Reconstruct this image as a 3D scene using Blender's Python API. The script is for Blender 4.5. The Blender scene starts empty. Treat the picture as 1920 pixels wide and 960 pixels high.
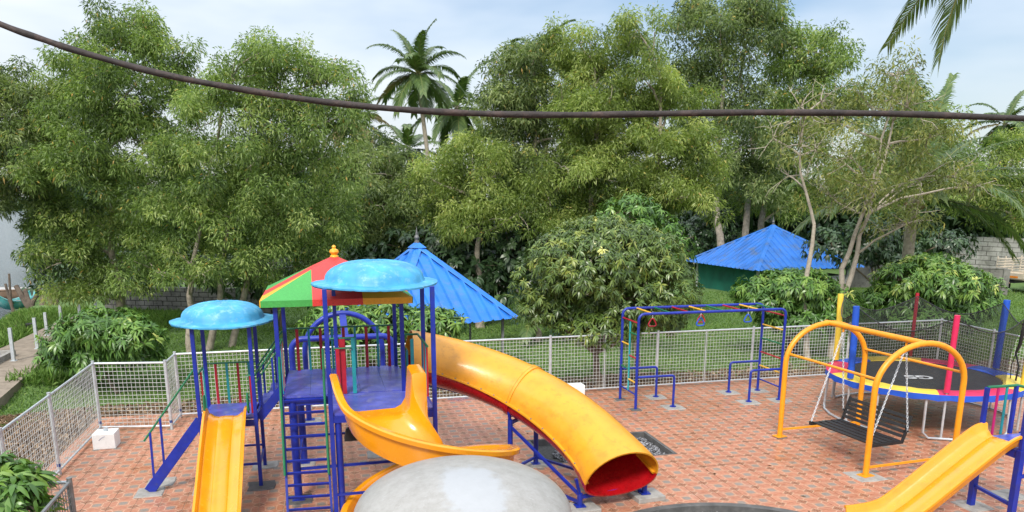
import bpy, bmesh, math, random
import numpy as np
from mathutils import Vector

# ---------------------------------------------------------------- camera, sky, sun, exposure
SC = bpy.context.scene
COL = SC.collection
FPX, CXP, CYP, CAMH = 1460.0, 960.0, 720.0, 4.1      # focal length and optical centre in photo pixels
PITCH = math.atan(347.0/1460.0)
YAW = math.radians(13.67)
cam = bpy.data.cameras.new('camera')
cam.sensor_width = 36.0
cam.lens = FPX/1920.0*36.0
cam.shift_y = (CYP-480.0)/1920.0
cam.clip_start = 0.05
cam.clip_end = 3000.0
camo = bpy.data.objects.new('camera', cam)
COL.objects.link(camo)
camo.location = (0, 0, CAMH)
camo.rotation_euler = (math.pi/2-PITCH, 0, -YAW)
SC.camera = camo

SUN_EL, SUN_AZ = math.radians(44), math.radians(207)   # azimuth clockwise from +Y
world = bpy.data.worlds.new('World')
SC.world = world
world.use_nodes = True
wn, wl = world.node_tree.nodes, world.node_tree.links
wn.clear()
w_out = wn.new('ShaderNodeOutputWorld')
w_bg = wn.new('ShaderNodeBackground')
w_sky = wn.new('ShaderNodeTexSky')
w_sky.sky_type = 'NISHITA'
w_sky.sun_disc = False
w_sky.sun_elevation = SUN_EL
w_sky.sun_rotation = SUN_AZ
w_sky.air_density = 1.0
w_sky.dust_density = 0.6
w_tc = wn.new('ShaderNodeTexCoord')
w_map = wn.new('ShaderNodeMapping')
w_map.inputs['Scale'].default_value = (1.0, 1.0, 3.2)
w_map.inputs['Location'].default_value = (0.35, 0.1, 0.2)
w_no = wn.new('ShaderNodeTexNoise')
w_no.inputs['Scale'].default_value = 1.7
w_no.inputs['Detail'].default_value = 5.0
w_no.inputs['Roughness'].default_value = 0.5
w_rmp = wn.new('ShaderNodeValToRGB')
w_rmp.color_ramp.elements[0].position = 0.30
w_rmp.color_ramp.elements[0].color = (0.06, 0.06, 0.06, 1)
w_rmp.color_ramp.elements[1].position = 0.62
w_rmp.color_ramp.elements[1].color = (0.97, 0.97, 0.97, 1)
w_mix = wn.new('ShaderNodeMix')
w_mix.data_type = 'RGBA'
w_mix.inputs['B'].default_value = (8.8, 9.2, 9.6, 1)     # bright overcast cloud, in the sky texture's own units
w_bg.inputs['Strength'].default_value = 0.1
wl.new(w_tc.outputs['Generated'], w_map.inputs['Vector'])
wl.new(w_map.outputs['Vector'], w_no.inputs['Vector'])
wl.new(w_no.outputs['Fac'], w_rmp.inputs['Fac'])
wl.new(w_rmp.outputs['Color'], w_mix.inputs['Factor'])
wl.new(w_sky.outputs['Color'], w_mix.inputs['A'])
# an overcast sky is darker towards the horizon than overhead
w_sep = wn.new('ShaderNodeSeparateXYZ')
w_mr = wn.new('ShaderNodeMapRange')
w_mr.inputs['From Min'].default_value = 0.0; w_mr.inputs['From Max'].default_value = 1.0
w_mr.inputs['To Min'].default_value = 0.50; w_mr.inputs['To Max'].default_value = 1.62
wl.new(w_tc.outputs['Generated'], w_sep.inputs[0]); wl.new(w_sep.outputs['Z'], w_mr.inputs['Value'])
w_mul = wn.new('ShaderNodeVectorMath'); w_mul.operation = 'SCALE'
wl.new(w_mix.outputs['Result'], w_mul.inputs[0]); wl.new(w_mr.outputs['Result'], w_mul.inputs['Scale'])
wl.new(w_mul.outputs['Vector'], w_bg.inputs['Color'])
wl.new(w_bg.outputs['Background'], w_out.inputs['Surface'])

sun = bpy.data.lights.new('sun', 'SUN')
sun.energy = 2.0
sun.angle = math.radians(12)
sun.color = (1.0, 0.95, 0.87)
suno = bpy.data.objects.new('sun', sun)
COL.objects.link(suno)
sd = Vector((math.sin(SUN_AZ)*math.cos(SUN_EL), math.cos(SUN_AZ)*math.cos(SUN_EL), math.sin(SUN_EL)))
suno.rotation_euler = sd.to_track_quat('Z', 'Y').to_euler()
suno.location = (0, 0, 30)

SC.view_settings.view_transform = 'Standard'
SC.view_settings.look = 'None'
SC.view_settings.exposure = 0.86
SC.view_settings.gamma = 1.0
SC.view_settings.use_curve_mapping = False
SC.render.engine = 'CYCLES'
SC.cycles.max_bounces = 8
SC.cycles.transparent_max_bounces = 12
SC.cycles.use_denoising = True

# ---------------------------------------------------------------- helpers
_fw = np.array([math.sin(YAW)*math.cos(PITCH), math.cos(YAW)*math.cos(PITCH), -math.sin(PITCH)])
_rt = np.array([math.cos(YAW), -math.sin(YAW), 0.0])
_up = np.cross(_rt, _fw)
_fh = np.array([math.sin(YAW), math.cos(YAW), 0.0])
def at(x, y, dist):
    """world point seen at photo pixel x, y at a ground distance from where the photographer stood"""
    d = _fw+_rt*(x-CXP)/FPX-_up*(y-CYP)/FPX
    return np.array([0, 0, CAMH])+d*(dist/d.dot(_fh))
def px2m(p, dist):
    return p/FPX*dist

def smooth01(t):
    t = np.clip(t, 0, 1)
    return t*t*(3-2*t)
PX0, PX1, PY1 = -4.3, 14.75, 15.95       # patio limits
def shore_x(y):
    return -10.6-np.maximum(0, y-30)*0.22
def tz(x, y):
    x = np.asarray(x, float); y = np.asarray(y, float)
    dx = np.maximum(np.maximum(PX0-x, x-PX1), 0)
    dy = np.maximum(y-PY1, 0)
    d = np.hypot(dx, dy)
    z = -0.14-0.58*smooth01(d/4.5)
    z = z+(0.05*np.sin(x*0.9+y*0.4)+0.04*np.sin(y*1.3-x*0.5))*smooth01((d-0.5)/4)
    s = shore_x(y)
    z = z-1.6*smooth01((s-x)/3.2)
    return z

def link(o, parent=None):
    COL.objects.link(o)
    if parent is not None:
        o.parent = parent
    return o
def tag(o, label=None, cat=None, group=None, kind=None):
    if label: o['label'] = label
    if cat: o['category'] = cat
    if group: o['group'] = group
    if kind: o['kind'] = kind
    return o
def thing(name, label, cat, loc=(0, 0, 0), group=None):
    o = bpy.data.objects.new(name, None)
    o.empty_display_size = 0.2
    o.location = [float(v) for v in loc]
    link(o)
    return tag(o, label, cat, group)
def root_loc(o):
    while o.parent is not None:
        o = o.parent
    return np.array(o.location)

class MB:
    """collects shapes in world coordinates; build() makes them ONE mesh object"""
    def __init__(s):
        s.v = []; s.f = []; s.m = []; s.cur = 0
    def add(s, vs, fs):
        b = len(s.v)
        s.v.extend([tuple(map(float, p)) for p in vs])
        for f in fs:
            s.f.append(tuple(i+b for i in f)); s.m.append(s.cur)
        return s
    def box(s, c, size, rz=0.0, taper=1.0):
        hx, hy, hz = size[0]/2, size[1]/2, size[2]/2
        cr, sr = math.cos(rz), math.sin(rz)
        vs = []
        for z, k in ((-hz, 1.0), (hz, taper)):
            for x, y in ((-hx, -hy), (hx, -hy), (hx, hy), (-hx, hy)):
                x *= k; y *= k
                vs.append((c[0]+x*cr-y*sr, c[1]+x*sr+y*cr, c[2]+z))
        return s.add(vs, [(3, 2, 1, 0), (4, 5, 6, 7), (0, 1, 5, 4), (1, 2, 6, 5), (2, 3, 7, 6), (3, 0, 4, 7)])
    def bar(s, p0, p1, w, h=None, up=(0, 0, 1)):
        """rectangular bar, w across, h along up"""
        h = w if h is None else h
        p0, p1 = np.array(p0, float), np.array(p1, float)
        t = p1-p0; t /= np.linalg.norm(t)
        u = np.array(up, float)
        if abs(t.dot(u)) > 0.98:
            u = np.array((0, 1.0, 0))
        a = np.cross(t, u); a /= np.linalg.norm(a)
        b = np.cross(a, t)
        vs = []
        for p in (p0, p1):
            for i, j in ((-1, -1), (1, -1), (1, 1), (-1, 1)):
                vs.append(p+a*i*w/2+b*j*h/2)
        return s.add(vs, [(0, 1, 2, 3), (7, 6, 5, 4), (0, 4, 5, 1), (1, 5, 6, 2), (2, 6, 7, 3), (3, 7, 4, 0)])
    def tube(s, pts, r, n=8, closed=False, flat=None):
        pts = [np.array(p, float) for p in pts]
        m = len(pts)
        rs = r if hasattr(r, '__len__') else [r]*m
        ref = None
        vs = []
        for i, p in enumerate(pts):
            if closed:
                t = pts[(i+1) % m]-pts[i-1]
            else:
                t = pts[min(i+1, m-1)]-pts[max(i-1, 0)]
            t = t/(np.linalg.norm(t)+1e-12)
            if ref is None:
                ref = np.array((0, 0, 1.0)) if abs(t[2]) < 0.9 else np.array((0, 1.0, 0))
            a = ref-t*ref.dot(t); a /= np.linalg.norm(a)+1e-12
            ref = a
            b = np.cross(t, a)
            for k in range(n):
                an = 2*math.pi*k/n
                vs.append(p+(a*math.cos(an)+b*math.sin(an))*rs[i])
        fs = []
        for i in range(m if closed else m-1):
            j = (i+1) % m
            for k in range(n):
                l = (k+1) % n
                fs.append((i*n+k, i*n+l, j*n+l, j*n+k))
        if not closed:
            fs.append(tuple(range(n-1, -1, -1)))
            fs.append(tuple((m-1)*n+k for k in range(n)))
        return s.add(vs, fs)
    def lathe(s, c, prof, n=24, a0=0.0):
        """prof: (radius, z) from bottom to top"""
        vs, fs = [], []
        for r, z in prof:
            for k in range(n):
                an = a0+2*math.pi*k/n
                vs.append((c[0]+r*math.cos(an), c[1]+r*math.sin(an), c[2]+z))
        for i in range(len(prof)-1):
            for k in range(n):
                l = (k+1) % n
                fs.append((i*n+k, i*n+l, (i+1)*n+l, (i+1)*n+k))
        fs.append(tuple(range(n-1, -1, -1)))
        fs.append(tuple((len(prof)-1)*n+k for k in range(n)))
        return s.add(vs, fs)
    def grid(s, P, closed_u=False, flip=False):
        """P: list of rows of points"""
        P = [[np.array(p, float) for p in row] for row in P]
        nu, nv = len(P), len(P[0])
        vs = [p for row in P for p in row]
        fs = []
        for i in range(nu if closed_u else nu-1):
            i2 = (i+1) % nu
            for j in range(nv-1):
                q = (i*nv+j, i2*nv+j, i2*nv+j+1, i*nv+j+1)
                fs.append(q[::-1] if flip else q)
        return s.add(vs, fs)
    def build(s, name, mats, parent=None, smooth=False, bevel=0.0, kind=None):
        if not isinstance(mats, (list, tuple)):
            mats = [mats]
        org = root_loc(parent) if parent is not None else np.zeros(3)
        me = bpy.data.meshes.new(name)
        me.from_pydata([tuple(np.array(p)-org) for p in s.v], [], s.f)
        for m in mats:
            me.materials.append(m)
        if len(mats) > 1:
            me.polygons.foreach_set('material_index', s.m)
        if smooth:
            me.polygons.foreach_set('use_smooth', [True]*len(me.polygons))
            try:
                me.set_sharp_from_angle(angle=math.radians(42))
            except Exception:
                pass
        me.update()
        o = bpy.data.objects.new(name, me)
        link(o, parent)
        if bevel:
            b = o.modifiers.new('bevel', 'BEVEL'); b.width = bevel; b.segments = 2; b.limit_method = 'ANGLE'
        if kind:
            o['kind'] = kind
        return o

def np_mesh(name, verts, quads, mat, parent=None, attr=None, kind=None, smooth=False):
    me = bpy.data.meshes.new(name)
    org = root_loc(parent) if parent is not None else np.zeros(3)
    v = np.asarray(verts, np.float32)-org.astype(np.float32)
    q = np.asarray(quads, np.int32)
    k = q.shape[1]
    me.vertices.add(len(v)); me.vertices.foreach_set('co', v.ravel())
    me.loops.add(q.size); me.loops.foreach_set('vertex_index', q.ravel())
    me.polygons.add(len(q))
    me.polygons.foreach_set('loop_start', np.arange(0, q.size, k, dtype=np.int32))
    try:
        me.polygons.foreach_set('loop_total', np.full(len(q), k, np.int32))
    except Exception:
        pass
    if attr is not None:
        a = me.attributes.new('tint', 'FLOAT', 'FACE')
        a.data.foreach_set('value', np.asarray(attr, np.float32))
    me.materials.append(mat)
    if smooth:
        me.polygons.foreach_set('use_smooth', np.ones(len(q), bool))
    me.update(calc_edges=True)
    o = bpy.data.objects.new(name, me)
    link(o, parent)
    if kind:
        o['kind'] = kind
    return o

# ---------------------------------------------------------------- materials
def nodes_of(name):
    m = bpy.data.materials.new(name)
    m.use_nodes = True
    nt = m.node_tree
    return m, nt, nt.nodes['Principled BSDF']
def noise(nt, scale, detail=4, coord='Object', rough=0.55, stretch=None):
    if coord == 'Position':
        tc = nt.nodes.new('ShaderNodeNewGeometry'); out = tc.outputs['Position']
    else:
        tc = nt.nodes.new('ShaderNodeTexCoord'); out = tc.outputs[coord]
    if stretch:
        mp = nt.nodes.new('ShaderNodeMapping'); mp.inputs['Scale'].default_value = stretch
        nt.links.new(out, mp.inputs['Vector']); out = mp.outputs['Vector']
    n = nt.nodes.new('ShaderNodeTexNoise')
    n.inputs['Scale'].default_value = scale
    n.inputs['Detail'].default_value = detail
    n.inputs['Roughness'].default_value = rough
    nt.links.new(out, n.inputs['Vector'])
    return n
def ramp(nt, src, stops):
    r = nt.nodes.new('ShaderNodeValToRGB')
    e = r.color_ramp.elements
    while len(e) > 1:
        e.remove(e[-1])
    e[0].position = stops[0][0]; e[0].color = (*stops[0][1], 1)
    for p, c in stops[1:]:
        k = e.new(p); k.color = (*c, 1)
    nt.links.new(src, r.inputs['Fac'])
    return r
def mixc(nt, fac, a, b, mode='MIX'):
    m = nt.nodes.new('ShaderNodeMix'); m.data_type = 'RGBA'; m.blend_type = mode
    for sock, v in (('Factor', fac), ('A', a), ('B', b)):
        if isinstance(v, (int, float)):
            m.inputs[sock].default_value = v
        elif isinstance(v, (tuple, list)):
            m.inputs[sock].default_value = (*v, 1)
        else:
            nt.links.new(v, m.inputs[sock])
    return m.outputs['Result']
def bump(nt, bs, src, strength, dist=0.01):
    b = nt.nodes.new('ShaderNodeBump')
    b.inputs['Strength'].default_value = strength
    b.inputs['Distance'].default_value = dist
    nt.links.new(src, b.inputs['Height'])
    nt.links.new(b.outputs['Normal'], bs.inputs['Normal'])
def surf(name, col, rough=0.45, dark=0.75, light=1.12, scale=3.0, grime=None, grime_amt=0.0, gscale=9.0, metal=0.0, coat=0.0, bmp=0.0, bscale=60.0, stretch=None):
    """painted / moulded surface with uneven tone, dirt and fine relief"""
    m, nt, bs = nodes_of(name)
    n = noise(nt, scale, 5, 'Position', stretch=stretch)
    r = ramp(nt, n.outputs['Fac'], [(0.3, [c*dark for c in col]), (0.5, col), (0.72, [min(c*light, 0.95) for c in col])])
    out = r.outputs['Color']
    if grime:
        g = noise(nt, gscale, 8, 'Position', 0.7)
        gr = ramp(nt, g.outputs['Fac'], [(0.52, (0, 0, 0)), (0.68, (grime_amt,)*3)])
        out = mixc(nt, gr.outputs['Color'], out, grime)
    nt.links.new(out, bs.inputs['Base Color'])
    n2 = noise(nt, scale*4, 4, 'Position')
    rr = nt.nodes.new('ShaderNodeMapRange')
    rr.inputs['To Min'].default_value = max(rough-0.12, 0.05); rr.inputs['To Max'].default_value = min(rough+0.18, 1)
    nt.links.new(n2.outputs['Fac'], rr.inputs['Value'])
    nt.links.new(rr.outputs['Result'], bs.inputs['Roughness'])
    bs.inputs['Metallic'].default_value = metal
    bs.inputs['Coat Weight'].default_value = coat
    bs.inputs['Coat Roughness'].default_value = 0.15
    if bmp:
        b = noise(nt, bscale, 4, 'Position')
        bump(nt, bs, b.outputs['Fac'], bmp)
    return m
def leafmat(name, stops, rough=0.5, trans=0.35, spec=0.4):
    m, nt, bs = nodes_of(name)
    a = nt.nodes.new('ShaderNodeAttribute'); a.attribute_name = 'tint'
    r = ramp(nt, a.outputs['Fac'], stops)
    nt.links.new(r.outputs['Color'], bs.inputs['Base Color'])
    bs.inputs['Roughness'].default_value = rough
    bs.inputs['Specular IOR Level'].default_value = spec
    t = nt.nodes.new('ShaderNodeBsdfTranslucent')
    tc = mixc(nt, 1.0, r.outputs['Color'], (1.0, 1.1, 0.5), 'MULTIPLY')
    nt.links.new(tc, t.inputs['Color'])
    mx = nt.nodes.new('ShaderNodeMixShader'); mx.inputs['Fac'].default_value = trans
    nt.links.new(bs.outputs['BSDF'], mx.inputs[1]); nt.links.new(t.outputs['BSDF'], mx.inputs[2])
    nt.links.new(mx.outputs['Shader'], nt.nodes['Material Output'].inputs['Surface'])
    return m

M = {}
M['blue'] = surf('blue_paint', (0.006, 0.022, 0.27), 0.38, 0.8, 1.3, 5, (0.05, 0.06, 0.12), 0.35, 14)
M['deck_blue'] = surf('blue_deck_paint', (0.075, 0.09, 0.42), 0.3, 0.75, 1.5, 4, (0.26, 0.26, 0.36), 0.6, 9, bmp=0.15, bscale=40)
M['green'] = surf('green_paint', (0.01, 0.15, 0.06), 0.4, 0.8, 1.2, 5)
M['teal'] = surf('teal_paint', (0.015, 0.26, 0.28), 0.4, 0.8, 1.2, 5)
M['red'] = surf('red_paint', (0.36, 0.008, 0.022), 0.4, 0.8, 1.2, 5)
M['magenta'] = surf('magenta_paint', (0.42, 0.012, 0.12), 0.4, 0.85, 1.15, 5)
M['rung_yellow'] = surf('yellow_rung_paint', (0.75, 0.42, 0.04), 0.4, 0.85, 1.1, 5)
M['slide'] = surf('yellow_fibreglass', (0.76, 0.295, 0.005), 0.2, 0.93, 1.05, 2.5, (0.5, 0.17, 0.005), 0.35, 4, coat=0.5)
M['tube_yellow'] = surf('weathered_yellow_fibreglass', (0.72, 0.31, 0.014), 0.36, 0.85, 1.08, 3, (0.48, 0.19, 0.012), 0.6, 9.0, coat=0.15, bmp=0.12, bscale=35)
M['tube_red'] = surf('red_fibreglass', (0.36, 0.004, 0.008), 0.25, 0.85, 1.15, 3, (0.16, 0.004, 0.006), 0.6, 7, coat=0.4)
M['dome_blue'] = surf('faded_sky_blue_fibreglass', (0.05, 0.30, 0.52), 0.5, 0.8, 1.35, 4, (0.24, 0.48, 0.56), 0.7, 9)
M['swing_yellow'] = surf('amber_paint', (0.78, 0.30, 0.01), 0.35, 0.9, 1.08, 4, (0.35, 0.12, 0.02), 0.35, 15)
M['roof_green'] = surf('green_fibreglass', (0.045, 0.30, 0.055), 0.5, 0.85, 1.25, 60, coat=0.05)
M['roof_red'] = surf('red_roof_fibreglass', (0.60, 0.035, 0.03), 0.5, 0.85, 1.25, 60, coat=0.05)
M['roof_yellow'] = surf('yellow_roof_fibreglass', (0.78, 0.38, 0.02), 0.5, 0.9, 1.12, 60, coat=0.05)
M['sheet_blue'] = surf('blue_roof_sheet', (0.025, 0.19, 0.66), 0.36, 0.82, 1.2, 1.6, (0.09, 0.20, 0.38), 0.75, 4, metal=0.15)
M['sheet_blue2'] = surf('weathered_blue_roof_sheet', (0.025, 0.15, 0.50), 0.45, 0.7, 1.2, 1.1, (0.10, 0.12, 0.12), 0.7, 1.6, metal=0.1)
M['galv'] = surf('galvanised_steel', (0.52, 0.55, 0.57), 0.42, 0.85, 1.12, 12, metal=0.45)
M['galv_dark'] = surf('dull_galvanised_steel', (0.22, 0.23, 0.23), 0.5, 0.8, 1.15, 12, metal=0.4)
M['wire'] = surf('galvanised_wire', (0.60, 0.61, 0.59), 0.5, 0.9, 1.1, 12, metal=0.1)
M['black'] = surf('black_paint', (0.014, 0.014, 0.015), 0.42, 0.8, 1.3, 8)
M['rubber'] = surf('black_rubber', (0.012, 0.012, 0.012), 0.7, 0.8, 1.3, 8)
M['white'] = surf('white_plaster', (0.74, 0.74, 0.72), 0.7, 0.9, 1.05, 4, (0.5, 0.5, 0.47), 0.5, 8, bmp=0.2)
M['concrete'] = surf('concrete', (0.30, 0.285, 0.26), 0.85, 0.75, 1.2, 7, (0.16, 0.15, 0.13), 0.6, 5, bmp=0.4)
M['concrete_dark'] = surf('dark_cement', (0.09, 0.088, 0.085), 0.85, 0.7, 1.3, 6, (0.2, 0.19, 0.18), 0.5, 5, bmp=0.4)
M['path'] = surf('leaf_stained_concrete', (0.26, 0.21, 0.16), 0.9, 0.75, 1.2, 4, (0.13, 0.10, 0.07), 0.7, 3, bmp=0.4)
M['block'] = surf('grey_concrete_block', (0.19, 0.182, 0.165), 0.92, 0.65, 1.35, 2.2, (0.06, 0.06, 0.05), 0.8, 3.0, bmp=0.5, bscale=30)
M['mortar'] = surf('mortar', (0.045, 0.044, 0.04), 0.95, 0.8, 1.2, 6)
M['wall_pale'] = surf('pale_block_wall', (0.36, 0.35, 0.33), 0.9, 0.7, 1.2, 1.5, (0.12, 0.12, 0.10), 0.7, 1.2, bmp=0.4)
M['bark'] = surf('pale_bark', (0.34, 0.29, 0.23), 0.9, 0.6, 1.3, 6, (0.12, 0.10, 0.07), 0.6, 9, bmp=0.6, bscale=25)
M['bark_brown'] = surf('brown_bark', (0.17, 0.125, 0.085), 0.9, 0.6, 1.3, 6, (0.08, 0.06, 0.04), 0.6, 9, bmp=0.6, bscale=25)
M['bark_white'] = surf('whitish_bark', (0.38, 0.33, 0.26), 0.9, 0.7, 1.2, 6, (0.2, 0.17, 0.12), 0.5, 9, bmp=0.5, bscale=25)
M['wood'] = surf('weathered_wood', (0.10, 0.075, 0.055), 0.9, 0.6, 1.4, 5, bmp=0.5)
M['hull'] = surf('boat_planks', (0.20, 0.13, 0.085), 0.7, 0.7, 1.3, 3, bmp=0.3)
M['hull_teal'] = surf('turquoise_boat_paint', (0.08, 0.36, 0.36), 0.5, 0.8, 1.2, 3, (0.5, 0.55, 0.55), 0.6, 3)
M['cable'] = surf('rusty_cable_sheath', (0.026, 0.018, 0.016), 0.7, 0.6, 1.6, 14, (0.10, 0.06, 0.05), 0.65, 10, bmp=0.4)
M['net_green'] = surf('green_shade_net', (0.003, 0.11, 0.07), 0.75, 0.7, 1.25, 1.2, (0.003, 0.07, 0.05), 0.6, 1.4)
M['grey_wall'] = surf('pale_grey_sheet', (0.42, 0.43, 0.43), 0.7, 0.85, 1.1, 2)
M['pad_pink'] = surf('pink_vinyl', (0.58, 0.02, 0.09), 0.4, 0.85, 1.15, 6)
M['pad_blue'] = surf('blue_vinyl', (0.012, 0.08, 0.48), 0.4, 0.85, 1.15, 6)
M['pad_yellow'] = surf('yellow_vinyl', (0.78, 0.56, 0.06), 0.4, 0.88, 1.1, 6)
M['truck'] = surf('beige_truck_paint', (0.55, 0.48, 0.38), 0.45, 0.85, 1.1, 4)
M['orange'] = surf('orange_paint', (0.7, 0.22, 0.02), 0.5, 0.85, 1.1, 6)
M['tyre'] = surf('tyre_rubber', (0.02, 0.02, 0.02), 0.85, 0.8, 1.2, 6)
M['glass'] = surf('dark_window_glass', (0.02, 0.025, 0.03), 0.08, 0.9, 1.1, 3)
M['tarp'] = surf('blue_tarpaulin', (0.02, 0.13, 0.5), 0.5, 0.8, 1.2, 4)
M['finial_yellow'] = surf('yellow_finial', (0.80, 0.36, 0.015), 0.35, 0.92, 1.06, 5, coat=0.2)
M['finial_grey'] = surf('grey_finial', (0.12, 0.12, 0.12), 0.5, 0.8, 1.2, 5)
M['white_print'] = surf('white_print', (0.75, 0.75, 0.75), 0.6, 0.9, 1.05, 6)
M['blue_tape'] = surf('blue_paint_mark', (0.02, 0.05, 0.2), 0.6, 0.9, 1.1, 6)

def dome_grey_mat():
    m, nt, bs = nodes_of('grey_gelcoat')
    n = noise(nt, 9.0, 8, 'Position', 0.75)
    base = ramp(nt, n.outputs['Fac'], [(0.3, (0.25, 0.24, 0.22)), (0.5, (0.305, 0.295, 0.275)), (0.7, (0.35, 0.34, 0.325))])
    s = noise(nt, 14.0, 6, 'Position', 0.8, stretch=(1.0, 4.5, 1.0))
    sc = ramp(nt, s.outputs['Fac'], [(0.60, (0, 0, 0)), (0.66, (0.6, 0.6, 0.6))])
    c = mixc(nt, sc.outputs['Color'], base.outputs['Color'], (0.50, 0.51, 0.52))
    # lighter patch with a ragged edge, mixed into the base colour
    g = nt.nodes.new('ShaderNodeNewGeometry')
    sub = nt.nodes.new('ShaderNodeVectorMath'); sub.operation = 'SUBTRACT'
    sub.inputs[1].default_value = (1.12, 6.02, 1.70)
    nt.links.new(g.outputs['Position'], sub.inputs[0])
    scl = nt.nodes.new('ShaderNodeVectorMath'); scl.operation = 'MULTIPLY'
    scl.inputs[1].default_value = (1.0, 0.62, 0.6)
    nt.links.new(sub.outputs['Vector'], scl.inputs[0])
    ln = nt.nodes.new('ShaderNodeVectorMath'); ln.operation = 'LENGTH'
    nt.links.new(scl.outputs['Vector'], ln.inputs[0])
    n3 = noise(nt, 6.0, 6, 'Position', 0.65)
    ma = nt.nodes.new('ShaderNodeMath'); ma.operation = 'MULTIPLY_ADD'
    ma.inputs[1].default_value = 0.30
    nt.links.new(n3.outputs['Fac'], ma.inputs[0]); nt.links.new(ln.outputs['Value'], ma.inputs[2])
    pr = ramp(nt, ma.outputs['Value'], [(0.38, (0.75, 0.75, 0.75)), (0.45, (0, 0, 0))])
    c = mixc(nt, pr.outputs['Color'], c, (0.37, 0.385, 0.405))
    nt.links.new(c, bs.inputs['Base Color'])
    bs.inputs['Roughness'].default_value = 0.42
    b = noise(nt, 40.0, 5, 'Position')
    bump(nt, bs, b.outputs['Fac'], 0.15)
    return m
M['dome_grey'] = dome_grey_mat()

TS = 1.0/3.0
TOX, TOY = 2.325, 11.26       # where a tile corner lies
def tile_mat():
    m, nt, bs = nodes_of('patterned_terracotta_tile')
    def math_(op, a, b=None):
        n = nt.nodes.new('ShaderNodeMath'); n.operation = op
        for i, v in enumerate((a, b)):
            if v is None: continue
            if isinstance(v, (int, float)): n.inputs[i].default_value = v
            else: nt.links.new(v, n.inputs[i])
        return n.outputs['Value']
    g = nt.nodes.new('ShaderNodeNewGeometry')
    sp = nt.nodes.new('ShaderNodeSeparateXYZ'); nt.links.new(g.outputs['Position'], sp.inputs[0])
    def cell(s, o):
        t = math_('DIVIDE', math_('SUBTRACT', s, o), TS)
        return math_('SUBTRACT', math_('FRACT', t), 0.5), math_('FLOOR', t)
    u, iu = cell(sp.outputs['X'], TOX)
    v, iv = cell(sp.outputs['Y'], TOY)
    au, av = math_('ABSOLUTE', u), math_('ABSOLUTE', v)
    sq = math_('MAXIMUM', au, av)
    dg = math_('ADD', au, av)
    def band(x, c, w):
        return math_('LESS_THAN', math_('ABSOLUTE', math_('SUBTRACT', x, c)), w)
    cen = math_('LESS_THAN', math_('MAXIMUM', sq, math_('MULTIPLY', dg, 0.66)), 0.165)
    incen = math_('LESS_THAN', sq, 0.21)
    line1 = band(sq, 0.215, 0.016)
    corner = math_('GREATER_THAN', dg, 0.735)
    line2 = band(dg, 0.735, 0.020)
    diag = math_('MULTIPLY', band(au, av, 0.018) if False else math_('LESS_THAN', math_('ABSOLUTE', math_('SUBTRACT', au, av)), 0.022),
                 math_('MULTIPLY', math_('GREATER_THAN', sq, 0.215), math_('LESS_THAN', dg, 0.735)))
    lines = math_('MINIMUM', math_('ADD', math_('ADD', line1, line2), diag), 1.0)
    # tones
    n1 = noise(nt, 16.0, 5, 'Position', 0.6, stretch=(1, 2.2, 1))
    terra = ramp(nt, n1.outputs['Fac'], [(0.3, (0.30, 0.108, 0.056)), (0.5, (0.41, 0.170, 0.098)), (0.7, (0.50, 0.235, 0.145))])
    wn_ = nt.nodes.new('ShaderNodeTexWhiteNoise'); wn_.noise_dimensions = '2D'
    cb = nt.nodes.new('ShaderNodeCombineXYZ'); nt.links.new(iu, cb.inputs[0]); nt.links.new(iv, cb.inputs[1])
    nt.links.new(cb.outputs[0], wn_.inputs['Vector'])
    tv = ramp(nt, wn_.outputs['Value'], [(0, (0.92, 0.92, 0.92)), (1, (1.06, 1.06, 1.06))])
    c = mixc(nt, 1.0, terra.outputs['Color'], tv.outputs['Color'], 'MULTIPLY')
    n2 = noise(nt, 70.0, 3, 'Position', 0.7)
    mott = ramp(nt, n2.outputs['Fac'], [(0.42, (0.14, 0.075, 0.045)), (0.58, (0.42, 0.18, 0.10))])
    c = mixc(nt, corner, c, mott.outputs['Color'])
    c = mixc(nt, math_('MULTIPLY', incen, 0.6), c, (0.36, 0.17, 0.10))
    grey = ramp(nt, n2.outputs['Fac'], [(0.35, (0.17, 0.135, 0.11)), (0.65, (0.29, 0.25, 0.21))])
    c = mixc(nt, cen, c, grey.outputs['Color'])
    c = mixc(nt, math_('MULTIPLY', lines, 0.62), c, (0.62, 0.44, 0.30))
    # stains and dust that lie over many tiles
    n4 = noise(nt, 0.9, 6, 'Position', 0.6)
    st = ramp(nt, n4.outputs['Fac'], [(0.60, (0, 0, 0)), (0.70, (0.45, 0.45, 0.45))])
    c = mixc(nt, st.outputs['Color'], c, (0.33, 0.105, 0.035))
    n5 = noise(nt, 1.3, 7, 'Position', 0.65, stretch=(1, 1, 3))
    du = ramp(nt, n5.outputs['Fac'], [(0.60, (0, 0, 0)), (0.76, (0.30, 0.30, 0.30))])
    c = mixc(nt, du.outputs['Color'], c, (0.55, 0.44, 0.38))
    nt.links.new(c, bs.inputs['Base Color'])
    rr = ramp(nt, n4.outputs['Fac'], [(0.35, (0.55, 0.55, 0.55)), (0.68, (0.22, 0.22, 0.22))])
    nt.links.new(rr.outputs['Color'], bs.inputs['Roughness'])
    bump(nt, bs, n1.outputs['Fac'], 0.08)
    return m
M['tile'] = tile_mat()
M['grout'] = surf('cream_grout', (0.42, 0.28, 0.19), 0.9, 0.7, 1.15, 2.5, (0.25, 0.2, 0.15), 0.6, 3)
M['gravel_base'] = surf('dark_gravel_bed', (0.05, 0.05, 0.048), 0.95, 0.6, 1.5, 30, bmp=0.8, bscale=80)

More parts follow.
